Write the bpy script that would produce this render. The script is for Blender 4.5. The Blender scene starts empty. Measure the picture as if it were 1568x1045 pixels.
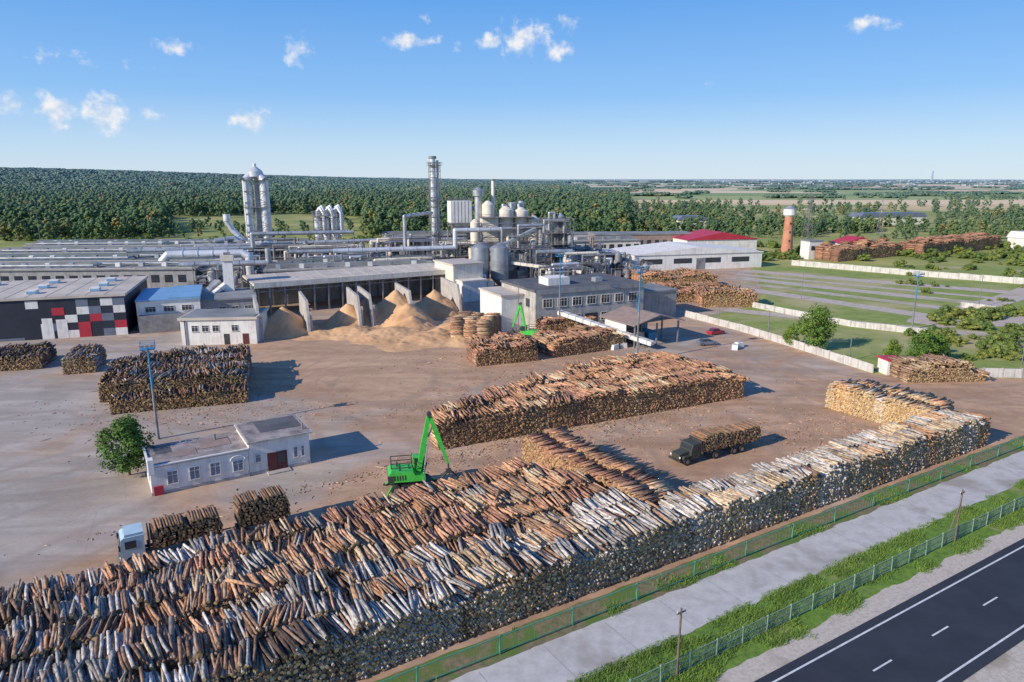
import bpy, math, random
import numpy as np
from mathutils import Vector, Matrix, noise as mnoise
random.seed(7); R=random.random; U=random.uniform
scene=bpy.context.scene; COL=scene.collection
cs,sn=.852,.523
ROT=math.atan2(sn,cs)
def F(a,b): return (cs*a-sn*b, sn*a+cs*b)
def nz(x,y,z=0): return mnoise.noise(Vector((x,y,z)))

# ------------------------------------------------ materials
def new_mat(name):
    m=bpy.data.materials.new(name); m.use_nodes=True
    nt=m.node_tree; b=nt.nodes['Principled BSDF']; return m,nt,b
def N(nt,t,**k):
    n=nt.nodes.new(t)
    for a,v in k.items(): setattr(n,a,v)
    return n
def ramp(nt,stops):
    r=N(nt,'ShaderNodeValToRGB'); cr=r.color_ramp
    while len(cr.elements)<len(stops): cr.elements.new(.5)
    for e,(p,c) in zip(cr.elements,stops):
        e.position=p; e.color=(c[0],c[1],c[2],1)
    return r
def mix(nt,f,a,b,bt='MIX'):
    m=N(nt,'ShaderNodeMix',data_type='RGBA',blend_type=bt)
    for i,v in ((0,f),(6,a),(7,b)):
        if isinstance(v,(int,float)): m.inputs[i].default_value=v
        elif isinstance(v,tuple): m.inputs[i].default_value=(v[0],v[1],v[2],1)
        else: nt.links.new(v,m.inputs[i])
    return m.outputs[2]
def math_(nt,op,a,b=None,clamp=False):
    m=N(nt,'ShaderNodeMath',operation=op); m.use_clamp=clamp
    for i,v in enumerate((a,b)):
        if v is None: continue
        if isinstance(v,(int,float)): m.inputs[i].default_value=v
        else: nt.links.new(v,m.inputs[i])
    return m.outputs[0]
def noise(nt,scale,detail=3,vec=None,rough=.6,dist=0):
    n=N(nt,'ShaderNodeTexNoise'); n.inputs['Scale'].default_value=scale
    n.inputs['Detail'].default_value=detail; n.inputs['Roughness'].default_value=rough
    n.inputs['Distortion'].default_value=dist
    if vec is not None: nt.links.new(vec,n.inputs['Vector'])
    return n.outputs['Fac']
def pos(nt): return N(nt,'ShaderNodeNewGeometry').outputs['Position']
def sstep(nt,v,lo,hi):
    m=N(nt,'ShaderNodeMapRange',interpolation_type='SMOOTHSTEP')
    nt.links.new(v,m.inputs[0]); m.inputs[1].default_value=lo; m.inputs[2].default_value=hi
    return m.outputs[0]
def haze_tint(nt,col,dens=1/5600.,target=(.26,.41,.54)):  # aerial haze painted into the base colour, bluer with distance from origin
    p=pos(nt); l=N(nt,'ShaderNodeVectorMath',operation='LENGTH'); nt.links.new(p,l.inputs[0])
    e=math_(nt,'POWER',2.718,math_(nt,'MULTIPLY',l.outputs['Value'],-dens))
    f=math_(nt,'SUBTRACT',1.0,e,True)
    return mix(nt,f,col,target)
def surf(name,c,c2=None,scale=.6,rough=.8,metal=0,bump=0,dirt=.35,bscale=8,hz=False):
    m,nt,b=new_mat(name)
    if c2 is None: c2=tuple(x*(1-dirt) for x in c)
    p=pos(nt)
    n1=noise(nt,scale,4,p,.68)
    r=ramp(nt,[(.32,c2),(.62,c)]); nt.links.new(n1,r.inputs[0])
    nt.links.new(haze_tint(nt,r.outputs[0]) if hz else r.outputs[0],b.inputs['Base Color'])
    b.inputs['Roughness'].default_value=rough; b.inputs['Metallic'].default_value=metal
    if bump:
        bp=N(nt,'ShaderNodeBump'); bp.inputs['Strength'].default_value=bump
        nt.links.new(noise(nt,bscale,2,p),bp.inputs['Height']); nt.links.new(bp.outputs[0],b.inputs['Normal'])
    return m
def streaky(name,c,c2,rough=.8):
    m,nt,b=new_mat(name); p=pos(nt)
    mp=N(nt,'ShaderNodeMapping'); nt.links.new(p,mp.inputs[0]); mp.inputs['Scale'].default_value=(2.2,2.2,.16)
    a=noise(nt,1,3,mp.outputs[0],.7); q=noise(nt,.45,3,p,.7)
    f=math_(nt,'ADD',math_(nt,'MULTIPLY',a,.5),math_(nt,'MULTIPLY',q,.5))
    r=ramp(nt,[(.36,c2),(.56,c)]); nt.links.new(f,r.inputs[0])
    nt.links.new(r.outputs[0],b.inputs['Base Color']); b.inputs['Roughness'].default_value=rough
    return m
M={}
M['white']=streaky('white_plaster',(.82,.80,.76),(.62,.59,.55))
M['fwall']=streaky('fence_concrete_white',(.62,.60,.57),(.38,.36,.33))
M['cream']=streaky('cream_paint',(.80,.74,.63),(.57,.51,.42))
M['beige']=surf('beige_roof',(.64,.56,.47),(.46,.40,.34),.15)
M['conc']=streaky('weathered_concrete',(.50,.465,.43),(.31,.29,.26))
M['greywall']=streaky('grey_wall',(.34,.34,.34),(.22,.22,.22))
M['darkroof']=surf('dark_roof_felt',(.14,.135,.14),(.08,.08,.085),.3)
M['greyroof']=surf('grey_roof',(.29,.30,.30),(.17,.18,.18),.12)
M['greenroof']=surf('long_shed_roof',(.19,.235,.24),(.12,.15,.16),.1)
M['rust']=surf('rusted_roof',(.36,.25,.20),(.22,.18,.17),.6)
M['patch']=surf('patched_felt_roof',(.42,.35,.32),(.14,.12,.12),.5)
M['glass']=surf('window_glass',(.05,.06,.075),(.03,.035,.045),.6,.12)
M['glassb']=surf('window_glass_pale',(.22,.27,.33),(.12,.15,.2),1.2,.15)
M['silver']=surf('galvanised_steel',(.58,.59,.60),(.35,.36,.37),.3,.42,.5)
M['bright']=surf('bright_aluminium_cladding',(.80,.81,.82),(.60,.61,.63),.25,.4,.35)
M['steel']=surf('painted_steel_grey',(.30,.30,.31),(.16,.155,.15),.5,.6,.2)
M['silo']=surf('grey_silo_steel',(.38,.41,.44),(.27,.29,.32),.4,.45,.4)
M['dark']=surf('dark_steel',(.06,.06,.06),(.03,.03,.03),1,.6)
M['navy']=surf('navy_panel',(.028,.034,.052),(.020,.024,.038),.4,.5)
M['red']=surf('red_panel',(.50,.035,.06),(.42,.03,.05),.5,.5)
M['redroof']=surf('red_roof',(.55,.04,.07),(.44,.03,.05),.1,.5)
M['slate']=surf('blue_grey_panel',(.17,.20,.26),(.13,.15,.2),.5,.5)
M['blueroof']=surf('blue_roof',(.22,.42,.64),(.16,.32,.5),.2,.5)
M['blue']=surf('blue_paint',(.05,.28,.48),(.04,.2,.36),1,.5)
M['brick']=surf('orange_brick',(.58,.27,.16),(.42,.18,.11),.3)
M['green']=surf('machine_green',(.07,.56,.08),(.05,.40,.05),1.5,.45)
M['fgreen']=surf('fence_green',(.10,.36,.22),(.08,.25,.16),1,.6)
M['fgreen2']=surf('fence_pale_green',(.30,.42,.30),(.20,.30,.20),1,.6)
M['rubber']=surf('tyre_rubber',(.025,.025,.025),(.06,.05,.04),2,.9)
M['truckblue']=surf('pale_blue_cab',(.50,.66,.72),(.40,.54,.6),1.5,.4)
M['truckdark']=surf('dark_green_cab',(.045,.06,.05),(.07,.065,.05),2,.6)
M['wood']=surf('pole_wood',(.20,.15,.11),(.12,.09,.07),2)
M['maroon']=surf('maroon_door',(.13,.03,.03),(.08,.02,.02),1,.6)
M['sawdust']=surf('sawdust',(.72,.44,.23),(.50,.28,.14),.14,.95,0,.7,bscale=1.5)
M['paint']=surf('road_paint',(.78,.78,.76),(.55,.55,.54),1.5,.6)
M['logbark']=surf('truck_log_bark',(.24,.15,.09),(.09,.06,.04),2.5,.9)
M['logbark2']=surf('truck_log_bark_orange',(.40,.22,.12),(.22,.12,.07),2.5,.9)
M['logend']=surf('log_end_wood',(.50,.36,.18),(.34,.22,.1),1.5,.9)
M['townw']=surf('distant_house_wall',(.55,.53,.50),(.38,.36,.35),.01,.9,hz=True)  # town wall and roof colours include painted distance haze
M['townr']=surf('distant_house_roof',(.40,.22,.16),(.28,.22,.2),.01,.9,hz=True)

# ---------------------------------------------- mesh builder
class MB:
    def __init__(s): s.v=[];s.f=[];s.m=[];s.mats=[];s.sm=[]
    def mi(s,m):
        if m not in s.mats: s.mats.append(m)
        return s.mats.index(m)
    def add(s,vs,fs,m,smooth=False):
        o=len(s.v); s.v+= [tuple(v) for v in vs]
        k=s.mi(m)
        for f in fs: s.f.append(tuple(i+o for i in f)); s.m.append(k); s.sm.append(smooth)
    def box(s,c,d,m,rz=0,rx=0,ry=0):
        x,y,z=d[0]/2,d[1]/2,d[2]/2
        vs=[Vector((i*x,j*y,k*z)) for k in(-1,1) for j in(-1,1) for i in(-1,1)]
        if rz or rx or ry:
            Mx=Matrix.Rotation(rz,3,'Z')@Matrix.Rotation(ry,3,'Y')@Matrix.Rotation(rx,3,'X')
            vs=[Mx@v for v in vs]
        cv=Vector(c)
        s.add([v+cv for v in vs],[(0,2,3,1),(4,5,7,6),(0,1,5,4),(2,6,7,3),(0,4,6,2),(1,3,7,5)],m)
    def bx(s,x0,x1,y0,y1,z0,z1,m): s.box(((x0+x1)/2,(y0+y1)/2,(z0+z1)/2),(x1-x0,y1-y0,z1-z0),m)
    def cyl(s,p0,p1,r0,r1,m,seg=10,capm=None,smooth=True):
        p0=Vector(p0);p1=Vector(p1);d=p1-p0
        if d.length<1e-6:return
        q=d.to_track_quat('Z','Y'); vs=[]
        for p,r in((p0,r0),(p1,r1)):
            for i in range(seg):
                a=2*math.pi*i/seg; vs.append(p+q@Vector((r*math.cos(a),r*math.sin(a),0)))
        s.add(vs,[(i,(i+1)%seg,seg+(i+1)%seg,seg+i) for i in range(seg)],m,smooth)
        s.add(vs,[tuple(range(seg-1,-1,-1)),tuple(range(seg,2*seg))],capm or m)
    def pipe(s,pts,r,m,seg=8):
        for a,b in zip(pts,pts[1:]):
            s.cyl(a,b,r,r,m,seg)
            d=(Vector(b)-Vector(a)); n=int(d.length/5)
            for i in range(1,n+1):
                c=Vector(a)+d*i/(n+1); e=d.normalized()*.08; s.cyl(c-e,c+e,r*1.14,r*1.14,m,seg)
        for p in pts[1:-1]: s.ball(p,r*1.02,m,8,5)
    def ball(s,c,r,m,n=10,k=6,sz=1,smooth=True):
        vs=[];fs=[]
        for j in range(k+1):
            t=math.pi*j/k
            for i in range(n):
                a=2*math.pi*i/n
                vs.append((c[0]+r*math.sin(t)*math.cos(a),c[1]+r*math.sin(t)*math.sin(a),c[2]+r*sz*math.cos(t)))
        for j in range(k):
            for i in range(n): fs.append((j*n+i,(j+1)*n+i,(j+1)*n+(i+1)%n,j*n+(i+1)%n))
        s.add(vs,fs,m,smooth)
    def poly(s,pts,m,z=None):
        vs=[(p[0],p[1],p[2] if z is None else z) for p in pts]
        s.add(vs,[tuple(range(len(vs)))],m)
    def prism(s,prof,y0,y1,m):
        n=len(prof)
        vs=[(p[0],y0,p[1]) for p in prof]+[(p[0],y1,p[1]) for p in prof]
        s.add(vs,[tuple(range(n)),tuple(range(2*n-1,n-1,-1))]+[(i,i+n,(i+1)%n+n,(i+1)%n) for i in range(n)],m)
    def mesh(s,name):
        me=bpy.data.meshes.new(name); me.from_pydata(s.v,[],s.f)
        for k in s.mats: me.materials.append(M[k] if isinstance(k,str) else k)
        me.polygons.foreach_set('material_index',s.m); me.polygons.foreach_set('use_smooth',s.sm)
        me.update(); return me
class Ob:
    def __init__(s,name,loc=(0,0,0),rz=0): s.n=name;s.loc=loc;s.rz=rz;s.p={}
    def __getitem__(s,k):
        if k not in s.p: s.p[k]=MB()
        return s.p[k]
    def done(s):
        ps=[(k,b) for k,b in s.p.items() if b.f]
        loc=s.loc if len(s.loc)==3 else (s.loc[0],s.loc[1],0)
        if len(ps)==1:
            o=bpy.data.objects.new(s.n,ps[0][1].mesh(s.n)); COL.objects.link(o)
        else:
            o=bpy.data.objects.new(s.n,None); COL.objects.link(o)
            for k,b in ps:
                c=bpy.data.objects.new(k,b.mesh(k)); COL.objects.link(c); c.parent=o
        o.location=loc; o.rotation_euler=(0,0,s.rz); return o

# ---------------------------------------------- GN instancer
def protocol(name,meshes):
    c=bpy.data.collections.new(name)
    for i,me in enumerate(meshes):
        o=bpy.data.objects.new('%s_%02d'%(name,i),me); c.objects.link(o)
    return c
def scatter(name,coll,P,Rt,S,I):
    n=len(P); me=bpy.data.meshes.new(name); me.vertices.add(n)
    me.vertices.foreach_set('co',np.array(P,dtype=np.float32).ravel())
    def at(nm,ty,arr,key):
        a=me.attributes.new(nm,ty,'POINT'); a.data.foreach_set(key,arr)
    at('rot','FLOAT_VECTOR',np.array(Rt,dtype=np.float32).ravel(),'vector')
    at('scl','FLOAT_VECTOR',np.array(S,dtype=np.float32).ravel(),'vector')
    at('idx','INT',np.array(I,dtype=np.int32),'value')
    o=bpy.data.objects.new(name,me); COL.objects.link(o)
    ng=bpy.data.node_groups.new(name+'_gn','GeometryNodeTree')
    ng.interface.new_socket('Geometry',in_out='INPUT',socket_type='NodeSocketGeometry')
    ng.interface.new_socket('Geometry',in_out='OUTPUT',socket_type='NodeSocketGeometry')
    gi=ng.nodes.new('NodeGroupInput');go=ng.nodes.new('NodeGroupOutput')
    ci=ng.nodes.new('GeometryNodeCollectionInfo'); ci.inputs['Collection'].default_value=coll
    ci.inputs['Separate Children'].default_value=True; ci.inputs['Reset Children'].default_value=True
    ip=ng.nodes.new('GeometryNodeInstanceOnPoints'); ip.inputs['Pick Instance'].default_value=True
    L=ng.links
    L.new(gi.outputs[0],ip.inputs['Points']); L.new(ci.outputs[0],ip.inputs['Instance'])
    for nm,ty,so in(('rot','FLOAT_VECTOR','Rotation'),('scl','FLOAT_VECTOR','Scale'),('idx','INT','Instance Index')):
        a=ng.nodes.new('GeometryNodeInputNamedAttribute'); a.data_type=ty; a.inputs['Name'].default_value=nm
        L.new(a.outputs[0],ip.inputs[so])
    L.new(ip.outputs[0],go.inputs[0])
    md=o.modifiers.new('scatter','NODES'); md.node_group=ng
    return o

# ---------------------------------------------- logs: real joined meshes built with numpy
def log_mats():
    m,nt,b=new_mat('log_bark')
    a=N(nt,'ShaderNodeAttribute',attribute_name='lcol')
    e=N(nt,'ShaderNodeAttribute',attribute_name='erand')
    tc=N(nt,'ShaderNodeTexCoord'); mp=N(nt,'ShaderNodeMapping'); mp.inputs['Scale'].default_value=(5,1.4,5)
    nt.links.new(tc.outputs['Object'],mp.inputs[0])
    cbn=N(nt,'ShaderNodeCombineXYZ'); nt.links.new(math_(nt,'MULTIPLY',e.outputs['Fac'],50.),cbn.inputs[1]); nt.links.new(cbn.outputs[0],mp.inputs['Location'])
    n=noise(nt,1.3,3,mp.outputs[0],.7)
    r=ramp(nt,[(.36,(.40,.37,.35)),(.58,(1.15,1.15,1.15))]); nt.links.new(n,r.inputs[0])
    nt.links.new(mix(nt,1.0,a.outputs['Color'],r.outputs[0],'MULTIPLY'),b.inputs['Base Color'])
    b.inputs['Roughness'].default_value=.9; b.inputs['Specular IOR Level'].default_value=.25
    m2,nt,b=new_mat('log_cut_end')
    a=N(nt,'ShaderNodeAttribute',attribute_name='erand')
    r=ramp(nt,[(0,(.13,.085,.05)),(.35,(.28,.18,.085)),(.7,(.50,.34,.16)),(1,(.66,.50,.28))]); nt.links.new(a.outputs['Fac'],r.inputs[0])
    nt.links.new(mix(nt,.5,r.outputs[0],mix(nt,noise(nt,7,2,pos(nt)),(.4,.4,.4),(1.5,1.5,1.5)),'MULTIPLY'),b.inputs['Base Color'])
    b.inputs['Roughness'].default_value=.9; b.inputs['Specular IOR Level'].default_value=.2
    return m,m2
M['_bark'],M['_end']=log_mats()
SEG=8;RG=3
rs=np.random.RandomState(3)
LP=[]
for i in range(12):
    bx_,bz_=rs.uniform(-.45,.45,2); ph=rs.uniform(.88,1.1,SEG); v=[]
    for k in range(RG):
        t=k/(RG-1); w=math.sin(t*math.pi); r=(1.06-.22*t)
        for j in range(SEG):
            a=2*math.pi*j/SEG; v.append((t-.5,bx_*w+r*ph[j]*math.cos(a),bz_*w+r*ph[j]*math.sin(a)))
    LP.append(v)
LP=np.array(LP); NV=SEG*RG
LF=[]
for k in range(RG-1):
    for j in range(SEG): LF.append((k*SEG+j,k*SEG+(j+1)%SEG,(k+1)*SEG+(j+1)%SEG,(k+1)*SEG+j))
LF=np.array(LF)
C0=np.arange(SEG-1,-1,-1); C1=np.arange((RG-1)*SEG,RG*SEG)
NLOG=[0]
def logs_object(name,P,Q,S,I,C,E):
    P,Q,S,C,E=[np.array(x,dtype=np.float64) for x in(P,Q,S,C,E)]; I=np.array(I); n=len(P); NLOG[0]+=n
    v=LP[I]*S[:,None,:]
    def rot(v,a,i,j):
        c,s=np.cos(a)[:,None],np.sin(a)[:,None]; A=v[:,:,i]*c-v[:,:,j]*s; B=v[:,:,i]*s+v[:,:,j]*c; v=v.copy(); v[:,:,i]=A; v[:,:,j]=B; return v
    v=rot(v,Q[:,0],1,2); v=rot(v,Q[:,1],2,0); v=rot(v,Q[:,2],0,1)
    v+=P[:,None,:]
    off=(np.arange(n)*NV)
    quads=(LF[None]+off[:,None,None]).reshape(n,-1)
    c0=C0[None]+off[:,None]; c1=C1[None]+off[:,None]
    loops=np.concatenate([quads,c0,c1],axis=1).ravel().astype(np.int32)
    nq=len(LF); cnt=np.array([4]*nq+[SEG,SEG]); st1=np.concatenate([[0],np.cumsum(cnt)[:-1]]); per=cnt.sum()
    starts=(st1[None]+np.arange(n)[:,None]*per).ravel().astype(np.int32)
    me=bpy.data.meshes.new(name); me.vertices.add(n*NV); me.vertices.foreach_set('co',v.ravel().astype(np.float32))
    me.loops.add(len(loops)); me.loops.foreach_set('vertex_index',loops)
    me.polygons.add(len(starts)); me.polygons.foreach_set('loop_start',starts)
    me.materials.append(M['_bark']); me.materials.append(M['_end'])
    me.polygons.foreach_set('material_index',np.tile(np.array([0]*nq+[1,1],dtype=np.int32),n))
    me.update(calc_edges=True)
    me.polygons.foreach_set('use_smooth',np.tile(np.array([True]*nq+[False,False]),n))
    a=me.attributes.new('lcol','FLOAT_COLOR','POINT'); cc=np.ones((n,NV,4),dtype=np.float32); cc[:,:,:3]=C[:,None,:]; a.data.foreach_set('color',cc.ravel())
    a=me.attributes.new('erand','FLOAT','POINT'); a.data.foreach_set('value',np.repeat(E,NV).astype(np.float32))
    me.update()
    o=bpy.data.objects.new(name,me); COL.objects.link(o); return o
ORG=(.60,.34,.20);BRN=(.35,.22,.15);GRY=(.46,.42,.38);SIL=(.66,.61,.56);DRK=(.14,.10,.08);TAN=(.62,.47,.31);RED=(.47,.25,.17)
def pick(w):
    t=R()*sum(x[1] for x in w)
    for c,p in w:
        t-=p
        if t<=0: break
    k=U(.72,1.2); return (c[0]*k,c[1]*k,c[2]*k)
def log_stack(name,loc,rz,rows,H=4.0,L=3.0,pal=None,full=(0,),jit=1.0,hvar=.35,sp=.235,erange=(0,1),rmul=1.0):
    P=[];Q=[];S=[];I=[];C=[];E=[]
    sd=U(0,1000); lay=sp*.84
    for ri,row in enumerate(rows):
        x0,x1,y0=row[:3]; hh=row[3] if len(row)>3 else H
        x=x0; bleft=0
        while x<x1:
            if bleft<=0:
                bleft=random.randint(6,17)
                byaw=random.gauss(0,.11)*jit; bt=random.gauss(0,.20)*jit; bz=random.gauss(0,.14)*jit; bp=random.gauss(0,.045)*jit; bc=pick(pal(x,ri)); bsc=U(.85,1.15)
            bleft-=1
            h=hh+hvar*(nz(x*.13,ri*3.1,sd)+.6*nz(x*.5,ri*2.3,sd+9))
            edge=min(x-x0,x1-x)
            ed=(edge<1.0)
            if edge<1.5: h-= (1.5-edge)*.25
            nl=int(h/lay)
            for k in range(nl+2):
                z=.12+k*lay
                top=(h-z)<.58
                if not(top or ed or ri in full) : continue
                if k>nl-1 and R()<.5: continue
                if (h-z)<.5:
                    yaw=byaw+random.gauss(0,.07)*jit; dt=bt+random.gauss(0,.15)*jit; dz=bz+U(-.04,.08); pi=bp+random.gauss(0,.03)*jit
                else:
                    yaw=random.gauss(0,.012); dt=random.gauss(0,.07); dz=0; pi=0
                r=U(.082,.142)*bsc if R()<.93 else U(.14,.19)
                r*=rmul
                if R()<.010*jit and top: yaw+=U(-.8,.8); pi+=U(-.12,.12); dz+=.2
                P.append((x+U(-.05,.05)+(k%2)*.117,y0+L/2+dt,z+dz+r-.11)); Q.append((U(0,6.28),pi,math.pi/2+yaw+(math.pi if R()<.5 else 0)))
                S.append((L*U(.88,1.04),r,r)); I.append(random.randint(0,11))
                c=pick([(bc,1.4),(pick(pal(x,ri)),1)]); C.append(c); E.append(U(*erange))
            x+=sp
    o=logs_object(name,P,Q,S,I,C,E); o.location=(loc[0],loc[1],0); o.rotation_euler=(0,0,rz)
    return o
def palmain(x,ri):
    a=x-45; n=nz(x*.12,ri*.9,33)
    if ri==0: return [(SIL,3.2),(GRY,1.6),(TAN,.8),(BRN,.6)] if a>18 else [(SIL,2.2),(GRY,2),(BRN,1.0),(DRK,.4),(TAN,.5)]
    if ri<=2: return [(ORG,1.3),(TAN,1.1),(GRY,1.2),(SIL,1.1),(BRN,.7)] if a+n*12>8 else [(GRY,1.8),(BRN,.9),(ORG,.8),(DRK,.4),(SIL,1.1),(TAN,.4)]
    if a+n*16>4: return [(ORG,2.8),(TAN,1.4),(RED,1.1),(BRN,.8),(GRY,.6)]
    return [(ORG,1.0),(BRN,1.2),(RED,.6),(GRY,1.5),(DRK,.4),(TAN,.7),(SIL,.6)]
o0=F(-45,44.6)
log_stack('log_stack',o0,ROT,[(0,92.6,0)]+[(0,92.6-k*.8,k*2.87,4.0+.12*math.sin(k*2.)) for k in range(1,7)],pal=palmain,L=2.95,jit=1.15,erange=(0,.95))
log_stack('log_stack',F(48.3,44.6),ROT,[(0,56,0,4.1),(0,55,2.6,4.0)],L=2.7,pal=lambda x,r:[(SIL,2.8),(TAN,1.3),(GRY,1.3),(BRN,.6)] if x<26 else [(TAN,2.4),(SIL,1.4),(ORG,.9),(GRY,.6)],full=(0,))
log_stack('log_stack',F(51.2,49.9),ROT+math.pi/2,[(0,22.3,0,4.1),(0,22.3,2.75,4.1)],L=2.75,pal=lambda x,r:[(ORG,2),(RED,1.5),(BRN,1),(TAN,.5)],full=(0,1),erange=(.2,.9),jit=.8)
log_stack('log_stack',F(106.5,50.7),ROT+math.pi/2,[(0,16,0,4.0),(0,16,3.2,4.1),(2,13,-3.2,3)],L=3.2,pal=lambda x,r:[(TAN,2),(SIL,1),(ORG,1)],full=(0,1),erange=(.45,1),hvar=.7)
r2=math.atan2(.44,.898)
log_stack('log_stack',(-10,90.6),r2,[(0,54.5,0,4.1),(1,54.5,3,4.2),(5,54.5,6.0),(12,54.5,9.0),(20,54.3,12),(30,53,15.0),(36,51,18,3.7)],pal=lambda x,r:[(ORG,4),(TAN,1.3),(RED,1.6),(BRN,.5)],full=(0,),jit=1.4,hvar=.55,erange=(0,.9))
r4=math.radians(18)
dk=lambda x,r:[(BRN,1.5),(DRK,2),(GRY,1.3),(RED,.4)]
log_stack('log_stack',(-62.5,105.5),r4,[(0,20,0,2.4)]+[(.3,20,3+k*3.05,4.3+.2*math.sin(k*3)) for k in range(7)],pal=dk,full=(0,1),jit=1.3,erange=(.1,.8))
log_stack('log_stack',(-67.5,111.5),r4,[(0,4.5,0,3.6),(0,4.5,3,3.9),(0,4.5,6,4),(0,4.5,9,4)],pal=dk,full=(0,),jit=1.3)
log_stack('log_stack',(-84,128.5),r4,[(0,5.5,0,3),(0,5.5,3,3.2),(0,5.5,6,3.4)],pal=lambda x,r:[(GRY,2),(RED,1),(BRN,1)],full=(0,))
log_stack('log_stack',(-112,127),r4-.05,[(0,22,0,2.6),(0,22,3,3),(0,22,6,3)],pal=dk,full=(0,))
og=lambda x,r:[(ORG,2.5),(RED,2),(BRN,1),(TAN,.5)]
log_stack('log_stack',(-7,134.5),r4+.05,[(0,13,0,3.4),(0,14,3,3.6),(1,14,6,3.6),(2,14,9,3)],pal=og,jit=1.5,hvar=.9)
log_stack('log_stack',(8.5,141.5),.5,[(0,18,0,3.2),(0,18,3,3.4),(0,17,6,3.2)],pal=og,jit=1.3,hvar=.8)
log_stack('log_stack',(-5,156),1.45,[(0,12,0,4.2),(0,13,3,4.2),(0,13,6,4.2)],pal=lambda x,r:[(TAN,2),(BRN,1),(ORG,1)],jit=1,erange=(.4,1))
log_stack('log_stack',(7,160),.35,[(0,14,0,3.2),(0,13,3,3)],pal=og,jit=1.5,hvar=.8)
log_stack('log_stack',(38,206),.15,[(0,26,0,3.6),(0,28,3,4),(0,26,6,4),(0,26,9,4)],sp=.3,rmul=1.2,pal=og,jit=1.5,hvar=1)
log_stack('log_stack',(42,231),.1,[(0,26,0,4.5),(0,26,3,4.8),(0,26,6,4.8),(0,26,9,4.8)],sp=.3,rmul=1.2,pal=og,jit=1.5,hvar=1)
log_stack('log_stack',(54,200),.0,[(0,16,0,4),(0,16,3,4),(0,16,6,4)],sp=.3,rmul=1.2,pal=og,jit=1.5,hvar=1)
log_stack('log_stack',(143,312),.55,[(0,50,0,5),(0,50,4,5.5),(0,50,8,6)],L=4,sp=.42,rmul=1.7,pal=lambda x,r:[(RED,2),(BRN,1.5),(ORG,1)],jit=1.5,hvar=1.6)
log_stack('log_stack',(190,330),.6,[(0,80,0,6),(0,80,4,6.5),(0,80,8,6.5)],L=4,sp=.45,rmul=1.8,pal=lambda x,r:[(RED,2),(BRN,1.5),(ORG,1)],jit=1.5,hvar=1.6)
log_stack('log_stack',(71,123),.08,[(0,15,0,2.6),(0,15,3,2.6),(1,13,6,2)],pal=lambda x,r:[(BRN,2),(TAN,1)],jit=1.8,hvar=1.2)

# ---------------------------------------------- vegetation
def leaf_mat(name,c1,c2,sc=.5,hz=False,autumn=False):
    m,nt,b=new_mat(name)
    oi=N(nt,'ShaderNodeObjectInfo')
    r=ramp(nt,[(.35,c1),(.65,c2)]); nt.links.new(noise(nt,sc,2,pos(nt)),r.inputs[0])
    st=[(0,(.62,.74,.75)),(.55,(1.0,1.0,.9)),(.9,(1.35,1.15,1.0))]
    if autumn: st+= [(.93,(1.7,1.25,.9)),(.985,(2.3,1.15,.8))]
    q=ramp(nt,st); nt.links.new(oi.outputs['Random'],q.inputs[0])
    c=mix(nt,1.0,r.outputs[0],q.outputs[0],'MULTIPLY')
    if hz: c=haze_tint(nt,c)  # far foliage colour carries the painted haze
    nt.links.new(c,b.inputs['Base Color']); b.inputs['Roughness'].default_value=.8
    b.inputs['Specular IOR Level'].default_value=.15
    return m
M['leaf']=leaf_mat('foliage',(.07,.15,.03),(.17,.27,.06),.9)
M['sleaf']=leaf_mat('shrub_foliage',(.11,.17,.045),(.22,.27,.08),.5)
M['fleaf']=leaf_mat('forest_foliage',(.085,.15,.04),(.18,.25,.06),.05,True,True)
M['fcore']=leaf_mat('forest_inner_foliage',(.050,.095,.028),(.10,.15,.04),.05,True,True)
M['trunk']=surf('tree_bark',(.12,.09,.07),(.07,.05,.04),2)
def tree_mesh(name,h,cr,nclump,per,ls,lm,trunk=True,low=.3,core=None,rn=.7):
    b=MB()
    if trunk:
        b.cyl((0,0,-.2),(U(-.1,.1),0,h*.45),h*.022,h*.013,'trunk',7)
        b.cyl((0,0,h*.44),(U(-.3,.3),U(-.3,.3),h*.9),h*.013,h*.004,'trunk',5)
    cl=[]
    for i in range(nclump):
        t=low+(1-low)*((i+.5)/nclump); w=math.sin(math.pi*min(1,((t-low)/(1-low))*.86+.12))**.7
        a=U(0,6.28); rr=cr*w*U(.35,1.05); c=Vector((rr*math.cos(a),rr*math.sin(a),h*t*U(.93,1.0)))
        cl.append(c)
        if trunk and i%2==0: b.cyl((0,0,c.z*.75),c,h*.006,h*.002,'trunk',4)
    vs=[];fs=[]
    for c in cl:
        q=cr*U(.28,.5)
        if core: b.ball(c,q*.78,core,6,4,.8)
        for _ in range(per):
            d=Vector((random.gauss(0,1),random.gauss(0,1),random.gauss(0,.75))); d=d.normalized()*q*U(.5 if not core else .75,1.1)
            p=c+d; n=(d.normalized()+Vector((U(-rn,rn),U(-rn,rn),U(-.3,.9)))).normalized()
            t1=n.orthogonal().normalized(); t1=Matrix.Rotation(U(0,6.28),3,n)@t1; t2=n.cross(t1); s=ls*U(.6,1.3)
            o=len(vs); vs+=[p-t1*s,p-t2*s*.6,p+t1*s,p+t2*s*.6]; fs.append((o,o+1,o+2,o+3))
    b.add(vs,fs,lm); return b.mesh(name)
TR=[tree_mesh('tree_%d'%i,7.5,2.8,38,150,.18,'leaf',low=.22) for i in range(3)]
BUSH=[tree_mesh('bush_%d'%i,2.6,1.7,12,70,.15,'sleaf',trunk=False,low=.1,core='sleaf') for i in range(3)]
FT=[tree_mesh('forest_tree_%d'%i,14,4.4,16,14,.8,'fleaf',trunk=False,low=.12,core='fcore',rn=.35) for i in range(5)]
CL=[]
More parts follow.
